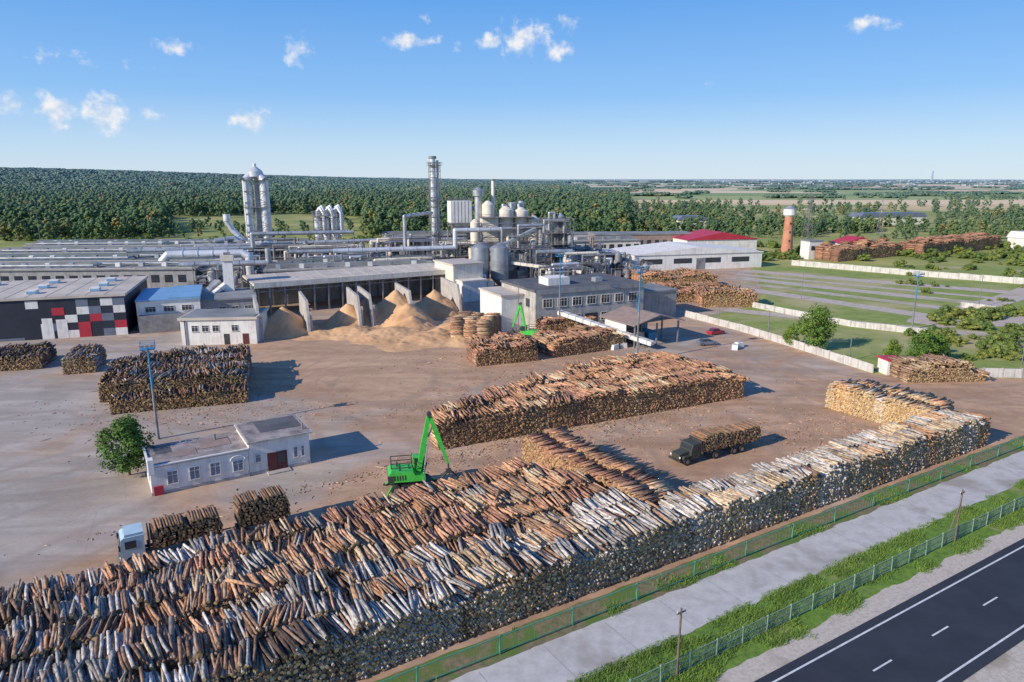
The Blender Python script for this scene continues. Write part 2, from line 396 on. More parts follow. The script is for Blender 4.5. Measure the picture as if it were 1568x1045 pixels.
for i in range(4):
    b=MB(); vs=[];fs=[]
    for _ in range(16):
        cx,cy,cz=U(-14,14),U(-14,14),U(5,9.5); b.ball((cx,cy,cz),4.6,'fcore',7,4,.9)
        for _ in range(12):
            d=Vector((random.gauss(0,1),random.gauss(0,1),abs(random.gauss(0,1)))).normalized()*U(4.2,5)
            p=Vector((cx,cy,cz))+d; n=(d.normalized()+Vector((U(-.25,.25),U(-.25,.25),U(0,.5)))).normalized()
            t1=n.orthogonal().normalized(); t2=n.cross(t1); s=U(1.4,2.3)
            o=len(vs); vs+=[p-t1*s,p-t2*s,p+t1*s,p+t2*s]; fs.append((o,o+1,o+2,o+3))
    b.add(vs,fs,'fleaf'); CL.append(b.mesh('forest_clump_%d'%i))
def sm(t): t=max(0,min(1,t)); return t*t*(3-2*t)
def terr(x,y):
    r=math.hypot(x,y)
    if r<900 or y<0: return 0
    az=math.degrees(math.atan2(x,y))
    h=sm((r-1400)/2300.)*sm((2-az)/42.)*66
    h+=sm((r-3000)/3000.)*8*(1+nz(x/1500,y/1500))
    return h
def forest_p(x,y):
    u=x/y; n=nz(x/170.,y/170.)
    if y<425+25*nz(x/60.,3.3): return 0.0 if u<.1 else (.06 if y>385 else 0)
    d=1.0
    if u<=.16:
        if -.48<u<-.20:
            if y<540: return .22
            if y<700+120*nz(x/90.,1.): return .02
        if y<470: return .75
        if 620<y<690 and -.05<u<.12 : return .1
        if nz(x/150.,y/70.,21.)>.42: return .1
    else:
        if y<560: d=.8 if nz(x/80.,y/40.,4.)>-.02 else .06
        elif y<1000: d=.8 if nz(x/130.,y/60.,4.)>.20 else .03
        else: d=.9 if nz(x/330.,y/110.,2.)>.30 else .01
        if u>.5 : d*=.6
    if y>1300 and u>.02+.00003*(5000-y): d=.9 if nz(x/400.,y/120.,7.)>.26 else .008
    if y>1900 and u<=.16 and u>-.5 and nz(x/800.,y/200.,11.)>.33: d=0.0
    return d
P=[];Q=[];S=[];I=[]
y=395.
while y<1300:
    st=6.6+ (y-378)/90.
    x=-.86*y-60
    while x<.86*y+60:
        px,py=x+U(-.45,.45)*st,y+U(-.45,.45)*st
        if R()<forest_p(px,py):
            u=px/py; k=1.0
            if u>.16: k=.62
            if u<-.2 and u>-.48 and py<540: k=.5
            if py<470: k*=.75
            s=U(.72,1.15)*k; P.append((px,py,terr(px,py))); Q.append((0,0,U(0,6.28))); S.append((s*U(.9,1.2),s*U(.9,1.2),s)); I.append(random.randint(0,4))
        x+=st
    y+=st
scatter('forest_trees',protocol('forest_tree_variants',FT),P,Q,S,I)
P=[];Q=[];S=[];I=[]
y=1290.
while y<6500:
    st=25+(y-1290)/60.
    x=-.9*y
    while x<.9*y:
        px,py=x+U(-.5,.5)*st,y+U(-.5,.5)*st
        if R()<forest_p(px,py):
            s=U(.85,1.2)*max(1,st/34.); P.append((px,py,terr(px,py)-1)); Q.append((0,0,U(0,6.28))); S.append((s,s,U(.8,1.25) if px/py<.1 else U(.4,.7))); I.append(random.randint(0,3))
        x+=st
    y+=st
scatter('distant_forest',protocol('forest_clump_variants',CL),P,Q,S,I)
def tree(x,y,s=1,k=0,name='broadleaf_tree'):
    o=bpy.data.objects.new(name,TR[k%3]); COL.objects.link(o); o.location=(x,y,0); o.scale=(s,s,s*U(.95,1.05)); o.rotation_euler=(0,0,U(0,6.28))
tree(-47.5,82.5,1.0,0); tree(64.5,148,1.2,1); tree(61,152,.6,2); tree(80,134.5,.9,2); tree(84,137,.8,0); tree(76,138,.6,1)
P=[];Q=[];S=[];I=[]
def shr(x,y,s): P.append((x,y,-.1)); Q.append((0,0,U(0,6.28))); S.append((s,s,s*U(.6,1.0))); I.append(random.randint(0,2))
for _ in range(2600):
    x=U(62,230); y=U(128,330); n=nz(x/14.,y/14.,3)
    if x<y*.53+4 or (x<96 and y<136) : continue
    if x<y*.60 and n<.12: continue
    if y<190 and x>y*.56 and n>-.12: shr(x,y,U(.4,1.4))
    elif 190<=y<250 and n>.34: shr(x,y,U(.3,.8))
    elif y>=250 and n>.25: shr(x,y,U(.4,1.2))
for _ in range(1100):
    x=U(95,380); y=U(300,385); n=nz(x/30.,y/24.,8)
    if n>.06 and x>90+ (y-255)*.1: shr(x,y,U(.7,1.8))
for _ in range(500):
    x=U(-380,60);y=U(392,430)
    if nz(x/20.,y/20.)>.1: shr(x,y,U(.7,1.5))
scatter('shrub_thicket',protocol('shrub_variants',BUSH),P,Q,S,I)

# ---------------------------------------------- ground
def mat_terrain():
    m,nt,b=new_mat('terrain'); p=pos(nt)
    sp=N(nt,'ShaderNodeSeparateXYZ'); nt.links.new(p,sp.inputs[0])
    gr=ramp(nt,[(.3,(.20,.25,.06)),(.5,(.35,.35,.10)),(.72,(.54,.46,.17))]); nt.links.new(noise(nt,.02,5,p),gr.inputs[0])
    mp=N(nt,'ShaderNodeMapping'); nt.links.new(p,mp.inputs[0]); mp.inputs['Scale'].default_value=(.0016,.0048,1); mp.inputs['Rotation'].default_value=(0,0,.2)
    vo=N(nt,'ShaderNodeTexVoronoi'); vo.inputs['Scale'].default_value=1; nt.links.new(mp.outputs[0],vo.inputs['Vector'])
    sc=N(nt,'ShaderNodeSeparateColor'); nt.links.new(vo.outputs['Color'],sc.inputs[0])
    fr=ramp(nt,[(0,(.26,.34,.09)),(.22,(.78,.56,.30)),(.48,(.40,.42,.14)),(.60,(.86,.64,.38)),(.85,(.30,.36,.10))]); fr.color_ramp.interpolation='CONSTANT'; nt.links.new(sc.outputs[0],fr.inputs[0])
    far=sstep(nt,sp.outputs['Y'],650,1000)
    c=mix(nt,far,gr.outputs[0],fr.outputs[0])
    u=math_(nt,'DIVIDE',sp.outputs['X'],math_(nt,'MAXIMUM',sp.outputs['Y'],1.))
    fm=math_(nt,'MULTIPLY',math_(nt,'SUBTRACT',1.,sstep(nt,u,.10,.2)),sstep(nt,sp.outputs['Y'],800,900))
    fm=math_(nt,'MULTIPLY',fm,math_(nt,'SUBTRACT',1.,sstep(nt,sp.outputs['Y'],2200,3000)))
    c=mix(nt,math_(nt,'MULTIPLY',fm,.85),c,(.10,.16,.05))
    c=mix(nt,.5,c,mix(nt,noise(nt,.3,3,p),(.6,.6,.6),(1.4,1.4,1.4)),'MULTIPLY')
    nt.links.new(haze_tint(nt,c,1/8500.),b.inputs['Base Color']); b.inputs['Roughness'].default_value=.95; b.inputs['Specular IOR Level'].default_value=.1  # distance haze blended into the ground colour itself
    return m
M['terrain']=mat_terrain()
b=MB(); nr=64; na=200; vs=[(0,0,-.03)]; fs=[]
for i in range(nr):
    r=15*(14000/15.)**(i/(nr-1))
    for j in range(na):
        a=2*math.pi*j/na; x,y=r*math.sin(a),r*math.cos(a); vs.append((x,y,-.03+terr(x,y)))
fs+=[(0,1+(j+1)%na,1+j) for j in range(na)]
for i in range(nr-1):
    for j in range(na):
        A=1+i*na; B_=A+na; fs.append((A+j,A+(j+1)%na,B_+(j+1)%na,B_+j))
b.add(vs,fs,'terrain',True); g=Ob('ground'); g.p['g']=b; g.done()

def mat_yard():
    m,nt,b=new_mat('yard_concrete'); p=pos(nt)
    base=ramp(nt,[(.3,(.385,.34,.295)),(.7,(.535,.48,.425))]); nt.links.new(noise(nt,.07,5,p,.7,.6),base.inputs[0])
    sp=N(nt,'ShaderNodeSeparateXYZ'); nt.links.new(p,sp.inputs[0])
    A=math_(nt,'ADD',math_(nt,'MULTIPLY',sp.outputs['X'],cs),math_(nt,'MULTIPLY',sp.outputs['Y'],sn))
    B=math_(nt,'ADD',math_(nt,'MULTIPLY',sp.outputs['X'],-sn),math_(nt,'MULTIPLY',sp.outputs['Y'],cs))
    n=noise(nt,.05,6,p,.66,.8)
    zone=sstep(nt,A,-25,45)
    thr=math_(nt,'ADD',n,math_(nt,'MULTIPLY',zone,.17))
    zb=math_(nt,'MULTIPLY',math_(nt,'SUBTRACT',1.,sstep(nt,B,66,84)),.14)
    thr=math_(nt,'ADD',thr,zb)
    vd=N(nt,'ShaderNodeVectorMath',operation='DISTANCE'); nt.links.new(p,vd.inputs[0]); vd.inputs[1].default_value=(-20,154,0)
    near=math_(nt,'SUBTRACT',1.,sstep(nt,vd.outputs['Value'],10,52))
    thr=math_(nt,'ADD',thr,math_(nt,'MULTIPLY',near,.34))
    f=sstep(nt,thr,.46,.80)
    dirt=ramp(nt,[(.3,(.44,.235,.125)),(.7,(.65,.41,.245))]); nt.links.new(noise(nt,.4,5,p,.7,.4),dirt.inputs[0])
    c=mix(nt,math_(nt,'MULTIPLY',f,.80),base.outputs[0],dirt.outputs[0])
    c=mix(nt,math_(nt,'MULTIPLY',near,.35),c,(.66,.45,.28))
    mp2=N(nt,'ShaderNodeMapping'); nt.links.new(p,mp2.inputs[0]); mp2.inputs['Rotation'].default_value=(0,0,-ROT); mp2.inputs['Scale'].default_value=(.035,.16,1)
    sw=noise(nt,1.,5,mp2.outputs[0],.62,1.2)
    c=mix(nt,.6,c,mix(nt,sstep(nt,sw,.36,.66),(.66,.62,.60),(1.12,1.10,1.08)),'MULTIPLY')
    vo=N(nt,'ShaderNodeTexVoronoi',feature='DISTANCE_TO_EDGE'); vo.inputs['Scale'].default_value=.11; nt.links.new(p,vo.inputs['Vector'])
    ln=math_(nt,'SUBTRACT',1.,sstep(nt,vo.outputs['Distance'],.002,.010))
    c=mix(nt,math_(nt,'MULTIPLY',ln,math_(nt,'MULTIPLY',math_(nt,'SUBTRACT',1.,f,True),.22)),c,(.2,.18,.16))
    t1=noise(nt,.016,1,p,.4,.5); w=math_(nt,'FRACT',math_(nt,'MULTIPLY',t1,18.))
    tr=math_(nt,'MULTIPLY',sstep(nt,w,.35,.5),math_(nt,'SUBTRACT',1.,sstep(nt,w,.5,.65)))
    c=mix(nt,math_(nt,'MULTIPLY',tr,math_(nt,'MULTIPLY',sstep(nt,sw,.35,.6),.42)),c,(.28,.215,.17))
    c=mix(nt,.45,c,mix(nt,noise(nt,2.2,4,p,.8),(.5,.5,.5),(1.45,1.45,1.45)),'MULTIPLY')
    st=sstep(nt,noise(nt,.11,3,p,.65,.5),.58,.70)
    c=mix(nt,math_(nt,'MULTIPLY',st,.33),c,(.20,.16,.13))
    nt.links.new(c,b.inputs['Base Color']); b.inputs['Roughness'].default_value=.92; b.inputs['Specular IOR Level'].default_value=.25
    return m
M['yard']=mat_yard()
y_=Ob('yard_pavement'); y_['p'].poly([(-124,-26),F(-60,43.4),F(113,43.4),(84,103),(140,128),(94,126),(68,129),(64.6,140),(54.8,169),(48,183),(69,202),(82,230),(100,300),(60,345),(-150,372),(-330,372),(-300,100)],'yard',0.0); y_.done()

def patchy(name,c1,c2,c3,s1,s2,bump=.5,bs=5,lo=.52,hi=.68):
    m,nt,b=new_mat(name); p=pos(nt)
    r=ramp(nt,[(.35,c1),(.6,c2)]); nt.links.new(noise(nt,s2,4,p,.75),r.inputs[0])
    c=mix(nt,sstep(nt,noise(nt,s1,4,p,.6,.4),lo,hi),r.outputs[0],c3)
    nt.links.new(c,b.inputs['Base Color']); b.inputs['Roughness'].default_value=.95; b.inputs['Specular IOR Level'].default_value=.15
    bp=N(nt,'ShaderNodeBump'); bp.inputs['Strength'].default_value=bump; nt.links.new(noise(nt,bs,3,p),bp.inputs['Height']); nt.links.new(bp.outputs[0],b.inputs['Normal'])
    return m
M['grass']=patchy('verge_grass',(.09,.17,.035),(.18,.29,.05),(.30,.30,.12),.12,1.5)
M['soil']=patchy('weedy_soil',(.14,.13,.07),(.25,.21,.13),(.12,.19,.05),.25,1.5,lo=.45,hi=.6)
M['tuft']=surf('grass_blades',(.20,.32,.06),(.10,.18,.035),.4,.9)
M['lawn']=patchy('lawn_grass',(.20,.27,.07),(.30,.35,.10),(.46,.40,.20),.03,.25,lo=.47,hi=.64)
M['croad']=patchy('concrete_road',(.46,.44,.42),(.57,.55,.53),(.37,.34,.31),.12,.7,.15)
M['sroad']=patchy('service_road_surface',(.44,.37,.32),(.57,.49,.42),(.38,.35,.2),.06,.5,.1)
M['gravel']=patchy('gravel_shoulder',(.44,.38,.32),(.60,.53,.45),(.36,.31,.24),.2,3,.5,12)
M['asphalt']=surf('asphalt',(.040,.043,.052),(.028,.030,.037),.25,.7,bump=.15,bscale=20)
def strip(name,b0,b1,mt,z,a0=-160,a1=520,n=1,wob=0):
    o=Ob(name,(0,0,0),ROT); k=o['s']; xs=[a0+(a1-a0)*i/n for i in range(n+1)]
    vs=[(x,b0+(wob*(nz(x*.4,b0)+.5*nz(x*1.7,b0)) if wob else 0),z) for x in xs]+[(x,b1+(wob*(nz(x*.4,b1+7)+.5*nz(x*1.7,b1)) if wob else 0),z) for x in xs]
    k.add(vs,[(i,i+1,n+2+i,n+1+i) for i in range(n)],mt); o.done()
strip('grass_verge',30.6,42,'grass',-.016)
strip('weedy_soil',40.5,43.9,'soil',.006,n=600,wob=.25)
strip('concrete_road',36.0,41.0,'croad',.012,n=1300,wob=.28)
strip('gravel_shoulder',15.5,31.2,'gravel',-.006,n=1300,wob=.35)
strip('highway',21.3,29.3,'asphalt',.03)
strip('grass_field',-60,16,'lawn',-.012)
o=Ob('road_markings',(0,0,0),ROT); k=o['m']
k.poly([(-160,28.42),(520,28.42),(520,28.58),(-160,28.58)],'paint',.036)
k.poly([(-160,22.1),(520,22.1),(520,22.26),(-160,22.26)],'paint',.036)
a=-150+5.3
while a<400:
    k.poly([(a,25.33),(a+2.4,25.33),(a+2.4,25.47),(a,25.47)],'paint',.036); a+=8
o.done()
o=Ob('road_joint',(0,0,0),ROT); k=o['j']
for i in range(60):
    a=-20+i*6+U(-.1,.1); k.poly([(a,36.3),(a+.05,36.3),(a+.05,40.7),(a,40.7)],'greywall',.017)
o.done()
gb=[]
for i in range(3):
    q=MB(); vs=[];fs=[]
    for _ in range(26):
        x,y_0=U(-.3,.3),U(-.3,.3); a=U(0,6.28); h=U(.08,.26); w=.02; dx,dy=math.cos(a)*w,math.sin(a)*w; lx,ly=U(-.1,.1),U(-.1,.1)
        o_=len(vs); vs+=[(x-dx,y_0-dy,0),(x+dx,y_0+dy,0),(x+lx,y_0+ly,h)]; fs.append((o_,o_+1,o_+2))
    q.add(vs,fs,'tuft'); gb.append(q.mesh('grass_tuft_%d'%i))
P=[];Q=[];S=[];I=[]
for _ in range(11000):
    a=U(5,112); bb=U(31.2,36.1) if R()<.85 else U(41.2,44.0)
    if R()<.5: bb=random.choice([31.3,35.9,32.75,41.7])+random.gauss(0,.25)
    if 36.2<bb<40.9: continue
    x,y=F(a,bb)
    if nz(x*.2,y*.2)<(-.12 if bb<40 else .1): continue
    s=U(.5,1.6); P.append((x,y,0)); Q.append((0,0,U(0,6.28))); S.append((s,s,s*U(.5,1.3))); I.append(random.randint(0,2))
scatter('grass_tufts',protocol('grass_tuft_variants',gb),P,Q,S,I)

def ribbon(name,pts,w,mt,z):
    P3=[Vector(p) for p in pts]
    for _ in range(2):
        Q3=[P3[0]]
        for a,c in zip(P3,P3[1:]): Q3+= [a*.75+c*.25,a*.25+c*.75]
        P3=Q3+[P3[-1]]
    o=Ob(name); k=o['r']; L=[];Rr=[]
    for i,q in enumerate(P3):
        a=P3[max(0,i-1)];c=P3[min(len(P3)-1,i+1)]; d=(c-a).normalized(); n=Vector((-d.y,d.x))
        L.append(q+n*w/2);Rr.append(q-n*w/2)
    n=len(P3); vs=[(v.x,v.y,z) for v in L+Rr]
    k.add(vs,[(i+n,i+n+1,i+1,i) for i in range(n-1)],mt); o.done()
o=Ob('lawn'); o['l'].poly([(56,169),(66,141),(70,131),(96,128),(150,130),(260,200),(230,300),(170,300),(100,295),(84,230),(71,202),(49,184)],'lawn',-.012); o.done()
for i,(pts,w) in enumerate([([(83,262),(110,233),(139,205)],7),([(76,236),(95,210),(113,184)],7),([(92,283),(130,250),(165,224)],8),([(80,249),(103,222),(126,194)],5),([(86,272),(119,241),(150,214)],4),
    ([(230,250),(190,222),(160,200),(140,186),(122,177),(104,176)],9),([(104,176),(108,182),(139,205),(165,226),(200,262)],8),([(60,196),(78,184),(97,171),(120,160),(150,156)],6)]):
    ribbon('service_road',pts,w,'sroad',.004+.005*i)
def wall(name,pts,h=2.0,th=.16):
    o=Ob(name); k=o['panels']; po=o['posts']
    for p,q in zip(pts,pts[1:]):
        p=Vector(p);q=Vector(q);L=(q-p).length;n=max(1,int(L/3)); d=(q-p)/n; rz=math.atan2(d.y,d.x)
        for i in range(n):
            c=p+d*(i+.5); hh=h+U(-.1,.08)
            k.box((c.x,c.y,hh/2),(d.length-.25,th,hh),'fwall',rz)
            e=p+d*i; po.box((e.x,e.y,(h+.1)/2),(.24,.28,h+.2),'conc',rz)
    o.done()
wall('concrete_fence',[(46,186),(50,178),(54.8,168),(60,154),(64.6,140.5),(68.2,129.5)],1.7)
wall('concrete_fence',[(73.5,128.2),(94,126.5),(140,134)],1.7)
wall('concrete_fence',[(66,205),(74,190),(84,173),(92,167),(99.7,161.7)],1.5)
wall('concrete_fence',[(128,200),(137.9,188.4),(165,170)],1.5)
wall('concrete_fence',[(118,300),(130.9,287),(150,268),(177.6,245),(230,205)],2.2)

def rail_fence(name,b,a0,a1,sp,h,mt,wires,nr=3,rt=.05,wt=.016):
    o=Ob(name,(0,0,0),ROT); k=o['posts']; r=o['rails']; w=o['wire_mesh']
    a=a0
    while a<a1:
        ti=U(-.03,.03)
        k.box((a,b,h/2),(.13,.13,h),mt,0,ti,U(-.02,.02)); a+=sp
    for i in range(nr):
        r.box(((a0+a1)/2,b,.18+(h-.28)*i/(nr-1)),(a1-a0,rt,rt),mt)
    a=a0
    while a<a1:
        w.box((a,b,h*.47),(wt,wt,h*.84),mt); a+=wires
    o.done()
rail_fence('metal_fence',41.7,-3.3,136,6.95,1.65,'fgreen',.5,2,.075,.012)
rail_fence('mesh_fence',32.75,-2,136,2.9,1.55,'fgreen2',.09,3,.05)
def upole(x,y,h,brace=True):
    o=Ob('utility_pole',(x,y,0),ROT); k=o['p']
    k.cyl((0,0,-.2),(.1,0,h),.11,.07,'wood',8); k.box((.1,0,h-.35),(.9,.08,.08),'wood')
    for s in(-.4,0,.4): k.cyl((.1+s,0,h-.31),(.1+s,0,h-.1),.035,.03,'white',6)
    if brace: k.cyl((-1.3,.3,0),(.05,0,h*.75),.08,.06,'wood',6)
    o.done()
upole(12.2,45.9,5.6,False); upole(45,66,5.6)
def mast(x,y,h,name='floodlight_mast'):
    o=Ob(name,(x,y,0),.4); k=o['pole']
    k.cyl((0,0,0),(0,0,h*.55),.22,.16,'steel',8); k.cyl((0,0,h*.55),(0,0,h),.16,.10,'blue',8)
    t=o['lamp_platform']; t.box((0,0,h-.4),(1.8,1.4,.1),'blue')
    for i in(-.9,.9):
        for j in(-.7,.7): t.box((i,j,h+.1),(.06,.06,1.0),'blue')
    for z in(h+.1,h+.6):
        t.box((0,-.7,z),(1.8,.05,.05),'blue');t.box((0,.7,z),(1.8,.05,.05),'blue');t.box((-.9,0,z),(.05,1.4,.05),'blue');t.box((.9,0,z),(.05,1.4,.05),'blue')
    for i in(-.6,0,.6): t.box((i,-.85,h+.2),(.4,.25,.35),'silver',0,.4)
    o.done()
mast(11,162,19);mast(25,138,18.5);mast(97,169,13.5);mast(-50,95,13.5)
for (x,y,h) in [(68,139,5),(94,127,7),(133,200,9),(60,163,6),(-245,372,24),(88,214,8),(52,176,6),(120,160,9),(1.5,165,12)]:
    o=Ob('lamp_pole',(x,y,0),U(0,3)); k=o['p']; k.cyl((0,0,0),(0,0,h),.12,.07,'steel',7); k.cyl((0,0,h-.05),(1,0,h+.2),.04,.04,'steel',5); k.box((1.1,0,h+.2),(.5,.2,.1),'steel'); o.done()

# ---------------------------------------------- buildings
def window(o,x,y,z,w,h,fm='white',gm='glassb',bars=1,face=-1):
    f=o['window_frames']; g=o['windows']; t=.07
    g.box((x,y+face*.02,z),(w,.05,h),gm)
    for s in(-1,1):
        f.box((x+s*(w/2+t/2),y+face*.04,z),(t,.11,h+2*t),fm); f.box((x,y+face*.04,z+s*(h/2+t/2)),(w-.002,.11,t),fm)
    for i in range(bars):
        f.box((x-w/2+w*(i+1)/(bars+1),y+face*.045,z),(.05,.07,h-.004),fm)
    f.box((x,y+face*.05,z+h*.2),(w-.004,.06,.045),fm)
    o['sills'].box((x,y+face*.1,z-h/2-t-.03),(w+.3,.2,.05),'conc')
o=Ob('yard_office',(-41.7,76.5,0),ROT)
w=o['walls']; w.bx(0,11,0,7.4,0,3.4,'white'); w.bx(11.002,18.4,-.0,7.6,0,4.2,'white')
w.bx(-.05,11,-.05,.0,0,.35,'conc'); w.bx(11.01,18.45,-.055,-.004,0,.4,'conc')
p=o['roof']; p.bx(-.1,11,-.15,7.5,3.402,3.52,'patch')
p.bx(-.12,11,-.16,.12,3.52,3.66,'white'); p.bx(-.12,.12,.12,7.5,3.52,3.68,'white'); p.bx(-.15,.45,-.2,.9,2.6,4.4,'white')
p.bx(10.8,18.8,-.35,7.9,4.2,4.42,'conc'); p.bx(11,18.6,-.15,7.7,4.421,4.45,'patch'); p.bx(13,18.2,2.5,7.2,4.451,4.48,'darkroof')
p.bx(3,5.4,1.8,4.2,3.521,3.56,'rust'); p.bx(6,9.5,3,6.4,3.521,3.57,'rust'); p.bx(1,2.8,4,6.6,3.521,3.555,'darkroof')
p.cyl((8,5.5,3.5),(8,5.5,4.3),.15,.15,'steel'); p.cyl((17.9,1,4.4),(17.9,1,5.3),.12,.12,'rust')
for x in(2.3,4.7,7.0,): window(o,x,0,1.85,1.05,1.5)
window(o,9.6,0,1.7,1.1,1.3)
f=o['window_frames']
for i in range(9):
    a0=math.pi*i/9;a1=math.pi*(i+1)/9
    f.cyl((9.6+.85*math.cos(a0),-.08,2.45+.55*math.sin(a0)),(9.6+.85*math.cos(a1),-.08,2.45+.55*math.sin(a1)),.09,.09,'white',6)
d=o['door']; d.bx(13.1,15.5,-.10,-.01,.15,2.5,'maroon'); d.bx(13.35,14.2,-.14,-.102,.3,2.3,'maroon'); d.bx(14.35,15.25,-.13,-.102,1.0,2.3,'glass')
o['step'].bx(12.9,15.7,-1.1,-.06,0,.15,'conc')
window(o,16.6,0,2.0,.45,1.3,bars=0); window(o,17.5,0,2.0,.35,1.3,bars=0); window(o,12,0,2.1,.6,.9,bars=0)
o['meter_box'].bx(.2,1.2,-.25,-.05,0,1.1,'red')
o['downpipe'].cyl((10.8,-.12,0),(10.8,-.12,3.4),.06,.06,'steel',6)
for yy in (2,5): o['windows'].box((-.02,yy,1.9),(.05,1.0,1.3),'glassb')
o.done()
# shed beside the left end of the yard (its shadow reaches into view)
o=Ob('equipment_shed',(-124,84,0),math.radians(72)); o['walls'].bx(0,34,0,14,0,7.5,'greywall'); o['roof'].prism([(-.4,7.5),(34.4,7.5),(34.4,7.8),(-.4,7.8)],-.4,14.4,'greyroof')
for i in range(6): o['doors'].bx(2+i*5.4,5.5+i*5.4,-.07,-.003,0,4.5,'steel')
o.done()

r72=math.radians(18)
o=Ob('production_hall',(-90.5,164,0),r72)
w=o['walls']; w.bx(-95,0,0,32,0,9.2,'navy')
p=o['roof']; p.bx(-95.4,.4,-.4,32.4,9.2,9.75,'beige')
for i in range(7):
    for j in range(3): p.bx(-8-i*13,-6-i*13,5+j*9,7.4+j*9,9.75,10.6,'white'); o['skylights'].bx(-7.9-i*13,-6.1-i*13,4.9+j*9,4.98+j*9,9.85,10.4,'blueroof')
for i in range(24): p.bx(-3.9-i*4,-3.8-i*4,-.3,32.3,9.751,9.80,'conc')
pn=o['facade_panels']; pw=2.5; ph=1.78
cm={'W':'white','R':'red','S':'slate','N':None}
pat=["WNNNSNWS","NNRNWSNW","NNNWNRSN","NWSNRNNR","NWNWRNSW"]
for j,row in enumerate(pat):
    for i,ch in enumerate(row):
        if cm[ch]:
            x=-pw*8+i*pw; z=8.9-j*ph
            pn.bx(x+.01,x+pw-.01,-.06,-.003,z-ph+.01,z-.01,cm[ch])
pn.bx(-95,-21,-.04,-.004,.0,.6,'slate')
pn.bx(-17.2,-15.1,-.09,-.061,0,4.8,'white');pn.bx(-14.4,-12.2,-.09,-.061,0,4.4,'white')
o.done()
o=Ob('annex_building',(-89.5,167,0),r72+.06)
w=o['walls']; w.bx(0,14,0,20,0,7.2,'white'); w.bx(14.01,27,3,20,0,6,'greywall'); w.bx(.5,13,-3,-.01,0,4,'steel')
p=o['roof']; p.bx(-.1,7,-.4,20.2,7.2,7.6,'blueroof'); p.bx(7.002,14.2,-.4,20.2,7.2,7.9,'blueroof'); p.bx(14.21,27.3,2.6,20.3,6,6.4,'greyroof')
for x in range(3): window(o,3+x*4,0,5.2,2.2,1.2,gm='glass',bars=2)
for x in range(4): window(o,16+x*3,3,3.6,1.6,1.4,gm='glass')
o.done()
o=Ob('white_control_building',(-72.6,152.6,0),math.radians(6))
w=o['walls']; w.bx(0,16,0,11,0,5.6,'white'); o['roof'].bx(-.4,16.4,-.4,11.4,5.6,6.1,'beige'); o['roof'].bx(.2,15.8,.2,10.8,6.1,6.2,'greyroof')
for x in (3,5.2,7.4,11.5): window(o,x,0,3.7,1.3,1.3,gm='glass')
o['door'].bx(13,14.3,-.08,-.004,0,2.4,'maroon'); o['windows'].bx(9,10.2,-.05,-.004,0,2.4,'dark')
o['pipe'].cyl((1,-.2,5.6),(1,-.2,0),.12,.12,'dark'); o.done()

o=Ob('chip_storage_shed',(-69,188,0),math.atan2(35,58))
rf=o['roof']; L=68
rf.box((L/2,6,8.6),(L,15,.5),'beige',0,math.radians(3)); rf.box((L/2,-1.5,8.1),(L,.2,1.4),'cream')
for x in range(0,L,4): rf.box((x+.5,6,8.88),(.15,15,.1),'conc',0,math.radians(3))
for x in range(0,L+1,4):
    o['columns'].box((x,-1,4),(.4,.4,8),'steel'); o['columns'].box((x,13,4.2),(.4,.4,8.4),'steel')
    o['trusses'].box((x,6,7.9),(.2,14,.2),'steel')
for x in range(0,L,4):
    o['trusses'].cyl((x,-1,6.3),(x+2,-1,7.7),.08,.08,'steel',4); o['trusses'].cyl((x+2,-1,7.7),(x+4,-1,6.3),.08,.08,'steel',4)
o['trusses'].box((L/2,-1,6.3),(L,.2,.2),'steel')
o['back_wall'].bx(0,L,13.3,13.6,0,8,'greywall')
o['conveyor'].box((L/2,3,7.2),(L,1.6,1),'silver')
o['tower'].bx(56,66,-7,6,0,10.6,'cream'); o['tower'].bx(55.6,66.4,-7.4,6.4,10.6,11,'beige')
o['tower'].bx(57,65,-11,-7.01,0,6,'white'); o['tower'].bx(56.7,65.3,-11.3,-7.02,6,6.4,'cream')
o.done()
for i,(x,y) in enumerate([(-57,157),(-47.5,163),(-37,170),(-34.5,172),(-25.5,178),(-14,189)]):
    o=Ob('bunker_wall',(x,y,0),math.radians(112)); k=o['w']
    h=8.0; k.prism([(-1,0),(17,0),(17,h),(1.6,h),(-.2,h*.55)],-.3,.3,'conc')
    for q in range(4): k.prism([(-.2+q*4,0),(.2+q*4,0),(.6+q*4,5.5),(.2+q*4,5.5)],-.9,-.31,'conc'); 
    k.bx(-.9,17,-.34,-.301,3.6,3.75,'greywall')
    o.done()
heaps=[(-30,182,8.6,10),(-41,175,5.6,8),(-55,168,6.4,9),(-21,191,7,9),(-12,168,3.6,8),(-28,163,2.2,10),(-38,165,2.2,9),(-19,158,1.8,9),(-32,158,1.3,6),(-11,156,1.3,7),(-24,170,3.4,7),(-46,163,1.4,7),(-26,176,5.4,8),(-17,162,2.0,6),(-37,178,6,8),(-4,150,.9,6),(-24,152,.8,7)]
b=MB(); nx=200;ny=170;x0,x1,y0,y1=-70,8,138,208;vs=[]
def hp(x,y):
    h=0
    for cx,cy,hh,w in heaps:
        d=math.hypot(x-cx,y-cy)/w*(1+.22*nz(x*.2,y*.2,cx))
        c=hh*(math.sqrt(max(0,1-d)**2+.01)-.1)*1.05 if d<1.4 else 0
        h=max(h,c)+.25*min(h,c)
    h=h-.13
    return h+ (.25*nz(x*.35,y*.35)+.24*nz(x*1.1,y*1.1,4)+.14*nz(x*2.5,y*2.5,7))*min(1,max(.3,h+.3))
for j in range(ny+1):
    for i in range(nx+1):
        x=x0+(x1-x0)*i/nx;y=y0+(y1-y0)*j/ny; vs.append((x,y,hp(x,y) if 0<i<nx and 0<j<ny else -.2))
b.add(vs,[(j*(nx+1)+i,j*(nx+1)+i+1,(j+1)*(nx+1)+i+1,(j+1)*(nx+1)+i) for j in range(ny) for i in range(nx)],'sawdust',True)
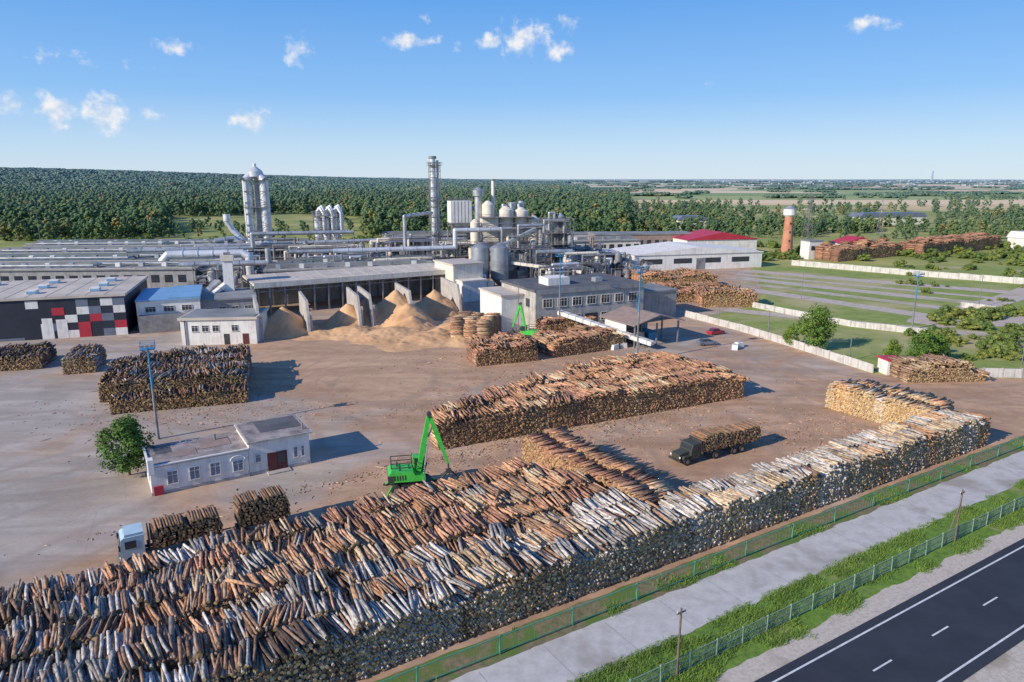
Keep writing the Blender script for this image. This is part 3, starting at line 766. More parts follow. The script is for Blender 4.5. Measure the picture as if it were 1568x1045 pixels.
o=Ob('sawdust_pile'); o.p['s']=b; o.done()

o=Ob('grey_workshop',(5.5,163.8,0),math.atan2(13.2,27.8))
w=o['walls']; w.bx(0,30.5,0,19,0,10,'conc')
o['roof'].bx(-.3,30.8,-.3,19.3,10,10.5,'darkroof'); o['roof'].bx(6,12,5,10,10.5,12.3,'white'); o['roof'].bx(20,22,6,8,10.5,11.5,'silver'); o['roof'].bx(0,30.5,-.32,-.301,9.4,10.6,'greywall')
for i in range(7):
    window(o,3.2+i*4,0,7.2,2.4,1.9,gm='glass',bars=2)
    if i!=3: window(o,3.2+i*4,0,3.0,2.2,1.9,gm='glass',bars=2)
for i in range(3): o['windows'].box((-.03,4+i*5,7),(.06,2,2),'glass')
o['walls'].bx(-6,-.01,6,19,0,8.5,'white'); o['roof'].bx(-6.3,-.31,5.7,19.3,8.5,8.9,'beige')
o['walls'].bx(30.52,44,4,16,0,7,'greywall'); o['roof'].bx(30.81,44.3,3.7,16.3,7,7.4,'greyroof')
o['door'].bx(13.5,17,-.06,-.003,0,4,'dark'); o.done()
o=Ob('log_infeed_shed',(26.5,150,0),math.radians(28))
o['roof'].prism([(-1,5.2),(6,7.0),(13,5.2),(13,5.0),(6,6.8),(-1,5.0)],-1,12,'rust')
for x in(0,6,12):
    for y in(0,5.5,11): o['columns'].box((x,y,2.5),(.3,.3,5),'steel')
o['back_wall'].bx(0,12,10.8,11,0,5,'greywall'); o['machinery'].bx(2,5,3,8,0,2.6,'steel'); o['machinery'].bx(7,10,4,9,0,1.9,'blue'); o['side_wall'].bx(-.2,0,3,10.8,0,5,'white'); o.done()
def conveyor(name,p0,p1,w=1.6,m='white'):
    o=Ob(name); k=o['belt_housing']; p0=Vector(p0);p1=Vector(p1);d=p1-p0
    rz=math.atan2(d.y,d.x); ry=-math.atan2(d.z,math.hypot(d.x,d.y)); c=(p0+p1)/2
    k.box(c,(d.length,w,.9),m,rz,0,ry)
    n=int(d.length/6); m2=int(d.length/2)
    for i in range(m2): k.box(p0+d*(i+.5)/m2,(.1,w+.12,1.0),'steel',rz,0,ry)
    for i in range(1,n+1):
        q=p0+d*i/(n+.5)
        for s in(-1,1):
            e=Vector((-math.sin(rz),math.cos(rz),0))*s*w*.5
            o['legs'].cyl((q.x+e.x*1.4,q.y+e.y*1.4,0),(q.x+e.x,q.y+e.y,q.z-.3),.1,.1,'steel',5)
    o.done()
conveyor('log_conveyor',(11,163,5.5),(30,148,1.5)); conveyor('log_conveyor',(9,147,1.2),(27,157,2.5),2,'steel')
conveyor('chip_conveyor',(-84,178,1.5),(-79,190,9),1.8,'silver');conveyor('chip_conveyor',(-83,176,1.2),(-76.5,190,8.6),1.4,'white')
conveyor('chip_conveyor',(-14,236,9),(8,246,19),1.8,'silver'); conveyor('chip_conveyor',(0,232,9),(22,224,7),1.4,'cream')

o=Ob('white_warehouse',(48,279,0),math.radians(15))
w=o['walls']; w.bx(0,57,0,26,0,6.2,'white'); o['roof'].prism([(0-.4,6.2),(57.4,6.2),(57.4,6.5),(28,9.0),(-.4,6.5)],-.4,26.4,'white')
for i in range(4): o['windows'].bx(4+i*13,12+i*13,-.05,-.003,2.6,4.6,'glass')
o['door'].bx(27,31,-.06,-.004,0,4.5,'steel')
o['annex'].bx(-19,-.02,6,30,0,6,'white'); o['annex'].bx(-19.3,-.41,5.7,30.3,6,6.4,'white'); 
for i in range(5): o['windows'].bx(-17+i*3.4,-15+i*3.4,5.95,5.996,1.5,3.5,'glass')
o.done()
o=Ob('red_roof_hall',(82,335,0),math.radians(12)); o['walls'].bx(0,36,0,20,0,7.5,'white'); o['roof'].prism([(-.5,7.5),(36.5,7.5),(36.5,7.7),(18,11),(-.5,7.7)],-.5,20.5,'redroof'); o.done()
o=Ob('long_brick_building',(40,345,0),math.radians(8)); o['walls'].bx(0,50,0,14,0,9,'rust'); o['roof'].bx(-.4,50.4,-.4,14.4,9,9.6,'greyroof')
for i in range(12): o['windows'].bx(2+i*4,4+i*4,-.05,-.003,4,6.5,'glass')
o.done()
o=Ob('long_brick_building',(10,372,0),math.radians(5)); o['walls'].bx(0,60,0,14,0,7,'white'); o['roof'].bx(-.4,60.4,-.4,14.4,7,7.6,'greyroof'); 
for i in range(14): o['windows'].bx(2+i*4,4+i*4,-.05,-.003,3,5,'glass')
o.done()
o=Ob('gatehouse',(70.0,128.3,0),.1); o['walls'].bx(0,3.2,0,3,0,2.8,'white'); o['roof'].bx(-.3,3.5,-.3,3.3,2.8,3,'redroof'); o['windows'].bx(.5,1.6,-.04,-.003,1.2,2.2,'glass'); o['door'].bx(2.1,3.0,-.04,-.003,0,2.1,'maroon'); o.done()
o=Ob('white_service_building',(134,322,0),.3); o['walls'].bx(0,7,0,6,0,8,'white'); o['roof'].bx(-.3,7.3,-.3,6.3,8,8.4,'greyroof'); o['walls'].bx(9,22,0,6,0,3.5,'cream'); o['roof'].prism([(8.6,3.5),(22.4,3.5),(15.5,5.5)],-.4,6.4,'redroof'); o['windows'].bx(1,6,-.05,-.004,4,6,'glass'); o.done()
o=Ob('red_roof_hall',(262,355,0),.25); o['walls'].bx(0,60,0,18,0,6,'white'); o['roof'].prism([(-.5,6),(60.5,6),(58,9),(2,9)],-.5,18.5,'white'); o['roof'].bx(10,60,2,16,9,9.6,'redroof'); o['windows'].bx(3,55,-.05,-.003,2.5,4,'glass'); o.done()
o=Ob('red_roof_hall',(160,345,0),.25); o['walls'].bx(0,20,0,10,0,5,'white'); o['roof'].prism([(-.5,5),(20.5,5),(10,8)],-.5,10.5,'redroof'); o['windows'].bx(3,15,-.05,-.003,2,3.5,'glass'); o.done()

o=Ob('brick_water_tower',(128,333,0)); k=o['shaft']; k.cyl((0,0,0),(0,0,18.5),2.7,1.9,'brick',20); 
h=o['tank_head']; h.cyl((0,0,18.5),(0,0,19.3),2.0,2.8,'white',20); h.cyl((0,0,19.3),(0,0,22),2.8,2.8,'white',20); h.cyl((0,0,22),(0,0,23.4),2.9,.5,'silver',20)
for i in range(4): k.bx(-.3,.3,-2.62+i*.15,-2.2,3+i*4,4+i*4,'dark')
o.done()
def lattice(k,x,y,z0,z1,w0,w1,n,m='steel',r=.09,seg=4):
    c=lambda z,w:[(x-w/2,y-w/2,z),(x+w/2,y-w/2,z),(x+w/2,y+w/2,z),(x-w/2,y+w/2,z)]
    pr=c(z0,w0)
    for i in range(n):
        t=(i+1)/n; cu=c(z0+(z1-z0)*t,w0+(w1-w0)*t)
        for j in range(4):
            k.cyl(pr[j],cu[j],r,r,m,seg); k.cyl(cu[j],cu[(j+1)%4],r*.8,r*.8,m,seg)
            k.cyl(pr[j],cu[(j+1)%4],r*.6,r*.6,m,seg)
            if i%2: k.cyl(pr[(j+1)%4],cu[j],r*.6,r*.6,m,seg)
        pr=cu
def pylon(x,y,h,rz=0):
    o=Ob('lattice_pylon',(x,y,0),rz); k=o['p']
    lattice(k,0,0,0,h*.6,h*.18,h*.06,5,'steel',.10); lattice(k,0,0,h*.6,h,h*.06,h*.02,5,'steel',.07)
    for z in(.62,.75,.88):
        L=h*.14*(1.2-z*.5); k.cyl((-L,0,h*z),(L,0,h*z),.08,.08,'steel',4); k.cyl((-L,0,h*z),(0,0,h*z+1),.05,.05,'steel',4);k.cyl((L,0,h*z),(0,0,h*z+1),.05,.05,'steel',4)
        for s in(-1,1): k.cyl((s*L,0,h*z),(s*L,0,h*z-1.2),.09,.06,'white',4)
    o.done()
pylon(145,352,29,.3);pylon(177,346,28,1.1)

def rails(k,x0,x1,y0,y1,z,m='steel'):
    for zz in(.55,1.1):
        for a,b_ in(((x0,y0),(x1,y0)),((x1,y0),(x1,y1)),((x1,y1),(x0,y1)),((x0,y1),(x0,y0))): k.cyl((*a,z+zz),(*b_,z+zz),.06,.06,m,4)
def platform(k,x,y,z,w,d,m='steel'):
    k.box((x,y,z),(w,d,.18),m); rails(k,x-w/2,x+w/2,y-d/2,y+d/2,z,m)
o=Ob('drying_tower',(-116,330,0),.2)
k=o['columns']
for x in(-3.7,3.7): k.cyl((x,-1.5,3),(x,-1.5,35),2.0,2.0,'bright',18); 
k.cyl((0,2.8,3),(0,2.8,37.5),1.5,1.5,'silver',18); k.cyl((-3.7,-1.5,35),(-.8,-.5,38.6),2.0,1.5,'bright',14); k.cyl((3.7,-1.5,35),(.8,-.5,38.6),2.0,1.5,'bright',14)
k.cyl((0,0,36.5),(0,0,38.8),3.4,3.4,'bright',18); k.cyl((0,0,38.8),(0,0,40.8),3.4,1.0,'bright',18)
k.cyl((0,0,40.8),(0,0,42.2),.8,.8,'bright'); k.cyl((0,0,8),(0,0,0),5.0,6.2,'silver',18)
for z in range(5,35,5):
    for x in(-3.7,3.7): k.cyl((x,-1.5,z),(x,-1.5,z+.2),2.1,2.1,'silver',18)
f=o['frame']; lattice(f,0,.6,0,35,9.6,9.0,7,'steel',.15)
for z in(12,23,35): platform(f,0,.4,z,11,10)
pp=o['ducts']; pp.pipe([(-13,-4,17),(-11,-3,13),(-4,-3,5),(4,-4,3),(12,-4,3)],1.3,'bright',12); pp.pipe([(-13,-4,17),(-13,-4,20)],1.6,'bright',12)
pp.pipe([(-16,-8,7),(-8,-8,9),(0,-8,4),(10,-8,4)],1.0,'bright',10)
pp.pipe([(-17,-14,9),(-9,-12,10),(-2,-12,3.5),(14,-12,3.5)],1.2,'silver',10)
o.done()
o=Ob('cyclone_cluster',(-80,310,0),.1)
k=o['cyclones']
for i,(x,y) in enumerate([(-3.6,0),(0,0),(3.6,0),(-3.6,4),(0,4),(3.6,4)]):
    k.cyl((x,y,11),(x,y,19),1.4,1.4,'bright',14);k.cyl((x,y,6),(x,y,11),.4,1.4,'bright',14)
    k.pipe([(x,y,19),(x,y,22+.3*i),(x+1.6,y-1,23.3+.2*i),(x+3,y-2,21),(x+3,y-2,12)],.6,'bright',8)
lattice(o['frame'],0,2,0,22,10,10,6,'steel',.15)
for z in(7,14,20): platform(o['frame'],0,2,z,11,9)
o.done()
o=Ob('steel_chimney',(-32,300,0),.3)
k=o['flue']; k.cyl((-.5,0,0),(-.5,0,44),1.35,1.2,'bright',16); k.cyl((1.6,.6,0),(1.6,.6,43),.5,.5,'cream',10); k.cyl((-.5,0,43.6),(-.5,0,44.6),1.6,1.6,'steel',16)
for z in range(4,44,4): k.cyl((-.5,0,z),(-.5,0,z+.2),1.5,1.5,'steel',16)
lattice(o['frame'],.2,0,0,42,5.0,4.0,12,'steel',.11)
for z in(13,27,41): platform(o['frame'],.2,0,z,5.6,5.4)
o.done()
o=Ob('filter_house',(-21,290,0),.3); o['body'].bx(-4.2,4.2,-3,4,18.5,27,'white'); o['body'].prism([(-4.2,18.5),(-1,14),(1,14),(4.2,18.5)],-2.9,3.9,'steel')
for x in(-4.1,4.1):
    for y in(-3,4): o['frame'].box((x,y,9),(.35,.35,18.4),'steel')
for x in(-2.8,-1.4,0,1.4,2.8): o['body'].bx(x-.06,x+.06,-3.08,-3.001,18.6,26.9,'steel')
lattice(o['frame'],0,.5,0,18,8.3,8.3,4,'steel',.15); o['duct'].pipe([(4,0,24),(8,0,24),(8,0,12)],.7,'silver'); rails(o['frame'],-4.2,4.2,-3,4,27); o.done()
o=Ob('process_tower',(-4,268,0),.25)
k=o['body']
k.bx(-9,10,-5,7,0,13,'cream'); k.bx(-8,-2,-4,6,13.01,22,'cream'); k.bx(-1.6,10,-3,6,13.01,18,'white')
for x,y,r,z0,z1 in[(1.5,-1,2.8,14,24.5),(7.4,-1,2.6,14,24),(-5.2,-1,2.3,16,26.5),(11.8,-3,2.2,6,21),(-10.5,-3,1.8,5,20)]:
    k.cyl((x,y,z0),(x,y,z1),r,r,'cream',18); k.cyl((x,y,z1),(x,y,z1+1.3),r,.6,'cream',18); k.cyl((x,y,z0),(x,y,z0-2.5),r,.5,'cream',18)
k.cyl((-8.5,1,10),(-8.5,1,29.5),1.3,1.3,'silver',14);k.cyl((-8.5,1,29.5),(-8.5,1,31.5),2.0,2.0,'silver',14);k.cyl((-8.5,1,31.5),(-8.5,1,32.6),2.0,.6,'silver',14)
k.cyl((-2.6,2,13),(-2.6,2,35.2),.75,.65,'cream',12); k.cyl((-2.6,2,35),(-2.6,2,35.5),.9,.9,'steel',12)
for x in(3,6,9): o['ducts'].pipe([(x,4,18),(x,4,25+x*.2),(x-2,1,26),(x-2,-2,22)],.7,'silver')
o['ducts'].cyl((5,3,18),(5,3,27),1.6,1.6,'silver',12); o['ducts'].cyl((8.5,3,18),(8.5,3,27.5),1.2,1.2,'silver',12)
f=o['frame']; lattice(f,1,1,0,20,20,20,4,'steel',.16)
for z in(8,13,18,22): platform(f,1,0,z,20,13)
for i in range(8): o['openings'].bx(-8+i*2.2,-7+i*2.2,-5.05,-5.003,2+(i%3)*4,4+(i%3)*4,'glass')
o.done()
for x,y in((-10.3,233),(-4.0,231.5)):
    o=Ob('storage_silo',(x,y,0)); k=o['s']; k.cyl((0,0,4),(0,0,14),3.0,3.0,'silo',24); k.cyl((0,0,14),(0,0,15.4),3.0,.7,'silo',24); k.cyl((0,0,4),(0,0,1.6),2.9,.6,'silo',24)
    for z in(5.5,7,8.5,10,11.5,13): k.cyl((0,0,z),(0,0,z+.12),3.07,3.07,'silo',24)
    for a in range(4): k.box((2.5*math.cos(a*1.57+.8),2.5*math.sin(a*1.57+.8),2.5),(.3,.3,5),'steel')
    rails(k,-2,2,-2,2,14.6); k.cyl((2.9,-.9,0),(2.9,-.9,15),.06,.06,'steel',4)
    o.done()
def plant(name,x,y,rz,w,d,h,seed,n=16,mt=('silver','steel','cream')):
    random.seed(seed); o=Ob(name,(x,y,0),rz)
    f=o['frame']; nx_=max(1,int(w/6))
    for i in range(nx_): lattice(f,-w/2+(i+.5)*w/nx_,0,0,h*U(.7,1),w/nx_*.96,w/nx_*.96,max(2,int(h/4)),'steel',.11)
    for z in np.arange(4,h,4.2): platform(f,U(-w*.15,w*.15),0,float(z),w*U(.5,.95),d)
    v=o['vessels']
    for i in range(int(n*1.6)):
        x_,y_1=U(-w/2,w/2),U(-d/2,d/2); r=U(.4,1.5); z=U(2,h*.6); zz=z+U(2,h*.45)
        if R()<.4:
            v.cyl((x_,y_1,z),(x_,y_1,zz),r,r,random.choice(mt),12); v.cyl((x_,y_1,zz),(x_,y_1,zz+r*.8),r,r*.2,random.choice(mt),12); v.cyl((x_,y_1,z),(x_,y_1,z-r*1.5),r,r*.2,'steel',12)
        elif R()<.4: v.box((x_,y_1,z),(U(1,4),U(1,3),U(1,3.5)),random.choice(mt+('greywall','rust','slate')),U(0,.1))
        else:
            r*=.42; p0=(x_,y_1,z); p1=(x_,y_1,zz+1); x2=U(-w/2,w/2); p2=(x2,y_1,zz+1); p3=(x2,y_1,1); o['pipes'].pipe([p0,p1,p2,p3],r,random.choice(mt+('bright',)),8)
    o['base_building'].bx(-w*.5,w*.5,-d*.2,d*.6,0,min(h*.3,5),random.choice(['greywall','rust','conc'])); o.done()
plant('press_line_structure',5,246,.3,16,8,19,1,22); plant('press_line_structure',16,262,.2,12,9,22,2,20); plant('press_line_structure',24,240,.3,14,8,11,3,14)
plant('pipe_rack_structure',-45,292,.3,26,10,13,4,22); plant('pipe_rack_structure',-75,285,.25,30,10,10,5,26); plant('pipe_rack_structure',-62,262,.3,30,9,8,6,22)
plant('pipe_rack_structure',-98,298,.2,26,12,11,7,26,('silver','silver','steel')); plant('pipe_rack_structure',-20,262,.4,18,9,14,8,20); plant('pipe_rack_structure',-38,250,.4,24,8,9,9,16)
plant('pipe_rack_structure',-95,250,.2,26,9,8,10,18);plant('pipe_rack_structure',-110,265,.2,24,9,7,11,18);plant('pipe_rack_structure',33,268,.2,22,9,9,12,16);plant('pipe_rack_structure',10,300,.2,28,9,20,13,16)
plant('pipe_rack_structure',-12,300,.2,16,9,16,14,14); plant('pipe_rack_structure',-14,222,.5,12,7,7,15,10); plant('pipe_rack_structure',28,292,.2,18,9,12,16,12,('dark','steel','rust'))
plant('pipe_rack_structure',-52,246,.4,20,7,10,17,16); plant('pipe_rack_structure',16,226,.4,16,7,9,18,14); plant('pipe_rack_structure',-78,240,.3,22,7,9,19,16); plant('pipe_rack_structure',-130,300,.2,24,8,8,20,16)
plant('pipe_rack_structure',40,246,.3,16,8,8,21,12,('dark','steel','silver')); plant('pipe_rack_structure',-92,222,.3,14,6,10,22,12)
random.seed(99)
for i,(x,y,L,d,h,mt,wm) in enumerate([(-205,300,92,18,7.5,'greenroof','greywall'),(-196,266,84,16,8,'greenroof','greywall'),(-190,236,98,20,8.2,'greenroof','conc'),(-175,212,78,14,8.6,'greyroof','greywall'),
     (-72,232,46,16,7.5,'greyroof','conc'),(-75,215,50,9,8.2,'greyroof','greywall'),(-55,310,58,16,11,'greyroof','greywall'),(-30,336,60,12,9,'greyroof','greywall'),(-230,338,130,14,5,'greyroof','conc'),(20,318,40,14,8,'greyroof','cream')]):
    rz=math.radians(14) if x>-100 else math.radians(4)
    o=Ob('factory_hall',(x,y,0),rz); o['walls'].bx(0,L,0,d,0,h,wm); o['roof'].prism([(0-.4,h+.002),(L+.4,h+.002),(L+.4,h+.4),(-.4,h+.4)],-.5,d+.5,mt)
    n=int(L/4)
    for j in range(n): o['windows'].bx(j*4+.8,j*4+3.2,-.05,-.004,h*.55,h*.82,'glass')
    for j in range(int(L/7)): o['roof_vents'].bx(j*7+3,j*7+4.4,d*.4,d*.4+1.4,h+.4,h+1.6,random.choice(['white','silver','steel']))
    for j in range(int(L/3)): o['roof_seams'].bx(j*3+.5,j*3+.62,-.4,d*.69,h+.4,h+.46,'steel')
    o['roof_ridge'].bx(0,L,d*.7,d*.7+2,h+.4,h+1.5,'greyroof' if i%2 else 'greenroof'); o['roof_vents'].bx(0,L,.0,.25,h+.401,h+.7,'conc')
    if i<4:
        o['roof_pipes'].pipe([(4,d*.2,h+1.2),(L*.6,d*.2,h+1.2),(L*.6,d*.55,h+1.2),(L-2,d*.55,h+1.2)],.35,'silver',8)
    o.done()
for i,(pts,r) in enumerate([([(-112,228,0),(-112,228,10),(-110,228,12),(-88,233,12),(-86,233,11),(-86,233,4)],1.3),([(-104,222,9.5),(-78,228,9.5),(-78,228,14)],.9),([(-135,250,11),(-95,262,11),(-95,262,16),(-60,272,16)],.7),
    ([(-60,240,12),(-20,252,12),(-20,252,18),(0,258,18)],.8),([(-120,290,9),(-60,305,10),(-20,312,10)],.8),([(8,236,12),(20,240,12),(20,240,3)],.7),([(-80,256,10),(-40,268,10),(-40,268,22),(-33,296,22)],.7)]):
    o=Ob('steel_duct'); o['d'].pipe(pts,r,'bright' if i in(0,3) else 'silver',12)
    for p_ in pts:
        if p_[2]>3: o['d'].cyl((p_[0],p_[1],0),(p_[0],p_[1],p_[2]),.18,.18,'steel',6)
    o.done()
o=Ob('white_vent_stack',(-76,190,0),.3); k=o['stack']; k.bx(-1.25,1.25,-1.25,1.25,2,14.5,'white'); k.bx(-1.6,1.6,-1.6,1.6,14.5,16,'cream'); k.bx(-1.8,1.8,-1.8,1.8,0,3,'conc'); k.bx(-.8,.8,-.8,.8,16,16.6,'steel')
for z in range(3,15): o['ladder'].bx(-1.4,-1.26,-.3,.3,z,z+.1,'steel')
o.done()

# ---------------------------------------------- vehicles
def wheel(k,x,y,r,w):
    k.cyl((x,y-w/2,r),(x,y+w/2,r),r,r,'rubber',18); k.cyl((x,y-w/2-.02,r),(x,y+w/2+.02,r),r*.5,r*.5,'steel',12)
def load(k,x0,x1,w,z0,z1,seed,cross=False):
    random.seed(seed)
    if cross:
        nb=max(2,int((x1-x0)/2.6)); bw=(x1-x0)/nb
        for i in range(nb):
            cx=x0+(i+.5)*bw; z=z0+.15; top=z1+U(-.25,.25)
            while z<top:
                hw=(bw/2-.02)*math.sqrt(max(.05,1-max(0,(z-z0)/(top-z0)-.45)**2*1.7)); xx=cx-hw
                while xx<cx+hw:
                    r=U(.10,.16); j=U(-.12,.12)
                    k.cyl((xx+U(-.04,.04),-w/2+j,z+U(-.04,.04)),(xx+U(-.12,.12),w/2+j,z+U(-.06,.06)),r,r*.9,random.choice(['logbark','logbark','logbark2']),8,'logend'); xx+=.26
                z+=.23
        return
    z=z0+.16
    while z<z1:
        hw=w/2*(1-.55*max(0,(z-z0)/(z1-z0)-.55)/.45)
        y=-hw+.12
        while y<hw:
            r=U(.09,.16); dx=U(-.35,.35)
            k.cyl((x0+dx,y,z+U(-.05,.05)),(x1+dx+U(-.3,.3),y+U(-.15,.15),z+U(-.1,.1)),r,r*.85,random.choice(['logbark','logbark','logbark2']),8,'logend'); y+=.25
        z+=.23
def truck(name,loc,rz,cabm,bonnet,L,trailer=False,seed=1,cross=False):
    o=Ob(name,loc,rz)
    ch=o['chassis']; ch.bx(-L,1.2,-.5,-.3,.85,1.1,'dark'); ch.bx(-L,1.2,.3,.5,.85,1.1,'dark')
    for x in np.arange(-L,0,1.6): ch.bx(float(x),float(x)+.15,-1.15,1.15,1.1,1.22,'dark')
    wk=o['wheels']; xs=[.6,-L*.62,-L*.62-1.3] if not bonnet else [1.2,-L*.6,-L*.6-1.4]
    if L>9: xs+=[-L*.32]
    for x in xs:
        for s in(-1,1): wheel(wk,x,s*1.05,.52,.35)
    c=o['cab']; g=o['cab_windows']
    if bonnet:
        c.prism([(-.9,.7),(.6,.7),(.6,1.75),(.35,2.6),(-.9,2.65)],-1.15,1.15,cabm); c.prism([(.6,.75),(2.2,.75),(2.25,1.5),(.6,1.75)],-.75,.75,cabm)
        for s in(-1,1): c.prism([(.5,.9),(.7,1.25),(1.7,1.25),(1.95,.9),(1.9,.85),(1.65,1.12),(.75,1.12),(.55,.85)],s*.98-.2,s*.98+.2,cabm); o['headlights'].cyl((2.2,s*.85,1.15),(2.28,s*.85,1.15),.13,.13,'white')
        g.box((.50,0,2.15),(.05,1.9,.62),'glass',0,0,-.28); o['bumper'].bx(2.25,2.42,-1.15,1.15,.55,.8,'dark')
        for s in(-1,1): g.bx(-.4,.3,s*1.16-.02,s*1.16+.02,1.8,2.4,'glass')
    else:
        c.prism([(-.6,.6),(1.5,.6),(1.55,1.6),(1.35,2.85),(1.1,3.0),(-.6,3.0)],-1.22,1.22,cabm); g.box((1.49,0,2.2),(.06,2.05,.95),'glass',0,0,-.16)
        for s in(-1,1): g.bx(.1,1.05,s*1.23-.02,s*1.23+.02,1.85,2.6,'glass'); o['mirrors'].bx(1.45,1.6,s*1.45-.1,s*1.45+.1,1.9,2.5,'dark'); o['headlights'].bx(1.52,1.6,s*.9-.18,s*.9+.18,.8,1.0,'white')
        o['bumper'].bx(1.5,1.68,-1.2,1.2,.4,.75,'steel'); o['grille'].bx(1.56,1.6,-.7,.7,1.0,1.4,'dark'); c.bx(-.6,1.0,-1.1,1.1,3.001,3.25,cabm)
    st=o['stakes']
    for x in np.linspace(-1.3,-L+.3,5):
        for s in(-1,1): st.bx(float(x)-.06,float(x)+.06,s*1.2-.05,s*1.2+.05,1.1,2.9,'dark')
    st.bx(-1.1,-1.0,-1.2,1.2,1.1,3.0,'dark'); load(o['log_load'],-L-.1,-1.25,2.3,1.22,3.5,seed,cross)
    if trailer:
        X=-L-1.6; ch.bx(X-5.2,X,-.5,.5,.85,1.1,'dark'); ch.bx(X,X+1.6,-.06,.06,.9,1.0,'dark')
        for x in(X-.8,X-4.2):
            for s in(-1,1): wheel(wk,x,s*1.05,.5,.35)
        for x in(X-.5,X-2.5,X-4.8):
            for s in(-1,1): st.bx(x-.06,x+.06,s*1.2-.05,s*1.2+.05,1.1,2.9,'dark')
        load(o['log_load'],X-5.2,X,2.3,1.22,4.1,seed+5,cross)
    return o.done()
tx,ty=F(1.9,72.2); truck('logging_truck',(tx,ty,0),ROT+math.pi,'truckblue',False,7.4,True,3,True)
truck('logging_truck',(23,87,0),ROT+math.pi-.06,'truckdark',True,11.5,False,8,True)
def handler(name,loc,rz,s=1):
    o=Ob(name,loc,rz)
    u=o['undercarriage']; u.bx(-2.4,2.4,-.9,.9,.8,1.2,'dark')
    for x in(-1.8,1.8):
        for q in(-1,1): wheel(u,x,q*1.25,.62,.5)
    for x in(-2.8,2.8):
        for q in(-1,1): u.cyl((x*.8,q*.8,1),(x*1.05,q*1.9,.15),.14,.12,'green',6); u.cyl((x*1.05,q*1.9,0),(x*1.05,q*1.9,.12),.35,.35,'dark',10)
    u.cyl((0,0,1.2),(0,0,1.55),1.0,1.0,'dark',18)
    b_=o['upper_body']; b_.prism([(-2.6,1.55),(1.6,1.55),(1.6,2.1),(.4,2.3),(.2,2.7),(-2.3,2.8),(-2.7,2.5)],-1.3,1.3,'green'); b_.bx(-2.72,-2.1,-1.35,1.35,1.6,2.4,'dark'); b_.cyl((-1.6,.6,2.75),(-1.6,.6,3.4),.09,.09,'dark'); rails(b_,-2.3,.1,-1.2,1.2,2.75,'dark')
    for x in(-2.0,-1.7,-1.4,-1.1,-.8): b_.bx(x,x+.14,-1.33,-1.301,1.8,2.4,'dark')
    c=o['cab']; c.prism([(.3,2.1),(1.7,2.1),(1.95,2.9),(1.6,3.9),(.3,3.95)],.35,1.35,'green'); o['cab_windows'].prism([(.45,2.5),(1.74,2.5),(1.97,2.95),(1.66,3.72),(.45,3.75)],.33,1.37,'glass')
    bm=o['boom']
    def arm(p,q,w0,w1): 
        p=Vector(p);q=Vector(q);d=(q-p).normalized(); n=Vector((-d.z,0,d.x))
        mid=p*.55+q*.45
        for (A,B,wa,wb) in((p,mid,w0,max(w0,w1)*1.25),(mid,q,max(w0,w1)*1.25,w1)):
            vs=[]
            for P_,w in((A,wa),(B,wb)):
                for sy in(-.22,.22):
                    for sn_ in(-1,1): vs.append(P_+n*sn_*w/2+Vector((0,sy,0)))
            bm.add(vs,[(0,1,3,2),(4,6,7,5),(0,2,6,4),(1,5,7,3),(0,4,5,1),(2,3,7,6)],'green')
    arm((.9,0,2.3),(2.3,0,9.2),.5,.45); arm((2.3,0,9.2),(4.4,0,3.0),.45,.28)
    for y in(-.32,.32): bm.cyl((1.5,y,2.0),(1.95,y,5.4),.11,.07,'silver',8)
    bm.cyl((2.1,0,6.4),(2.9,0,8.2),.12,.08,'silver',8); bm.cyl((2.3,-.35,9.2),(2.3,.35,9.2),.28,.28,'dark',10)
    g=o['grapple']; g.cyl((4.4,0,3),(4.45,0,2.2),.1,.1,'dark'); g.box((4.45,0,2.0),(.6,.6,.4),'dark')
    for q in(-1,1):
        for yy in(-.25,.25):
            pts=[(4.45+q*.25,yy,1.9),(4.45+q*.9,yy,1.3),(4.45+q*.85,yy,.6),(4.45+q*.25,yy,.2)]
            for a_,c_ in zip(pts,pts[1:]): g.cyl(a_,c_,.11,.09,'dark',6)
    r=o.done(); r.scale=(s,s,s); return r
handler('material_handler',(-11.9,78.3,0),.2); handler('material_handler',(3.8,158,0),math.pi-.4,.9)
def car(x,y,rz,m):
    o=Ob('parked_car',(x,y,0),rz); k=o['body']
    k.prism([(-2.1,.3),(2.1,.3),(2.15,.75),(1.1,.95),(-1.9,1.0),(-2.15,.8)],-.85,.85,m); k.prism([(-1.6,.98),(1.0,.95),(.35,1.45),(-1.1,1.48)],-.72,.72,'glass'); k.bx(-1.05,.3,-.68,.68,1.47,1.5,m)
    for a in(-1.35,1.35):
        for s in(-1,1): wheel(o['wheels'],a,s*.8,.32,.2)
    for s in(-1,1): o['lights'].bx(2.1,2.17,s*.6-.12,s*.6+.12,.6,.75,'white')
    o.done()
car(48,164,.5,'red');car(43,153,.2,'slate')
random.seed(4)
for (x,y) in[(22,149),(24,150.5),(48,149),(49.5,151)]:
    o=Ob('concrete_block',(x,y,0),U(0,3)); o['b'].prism([(-.9,0),(.9,0),(.75,1.1),(-.75,1.1)],-.6,.6,'white'); o['b'].cyl((-.3,0,1.1),(.3,0,1.1),.12,.12,'steel',6); o.done()
P=[];Q=[];S=[];I=[];C=[];E=[]
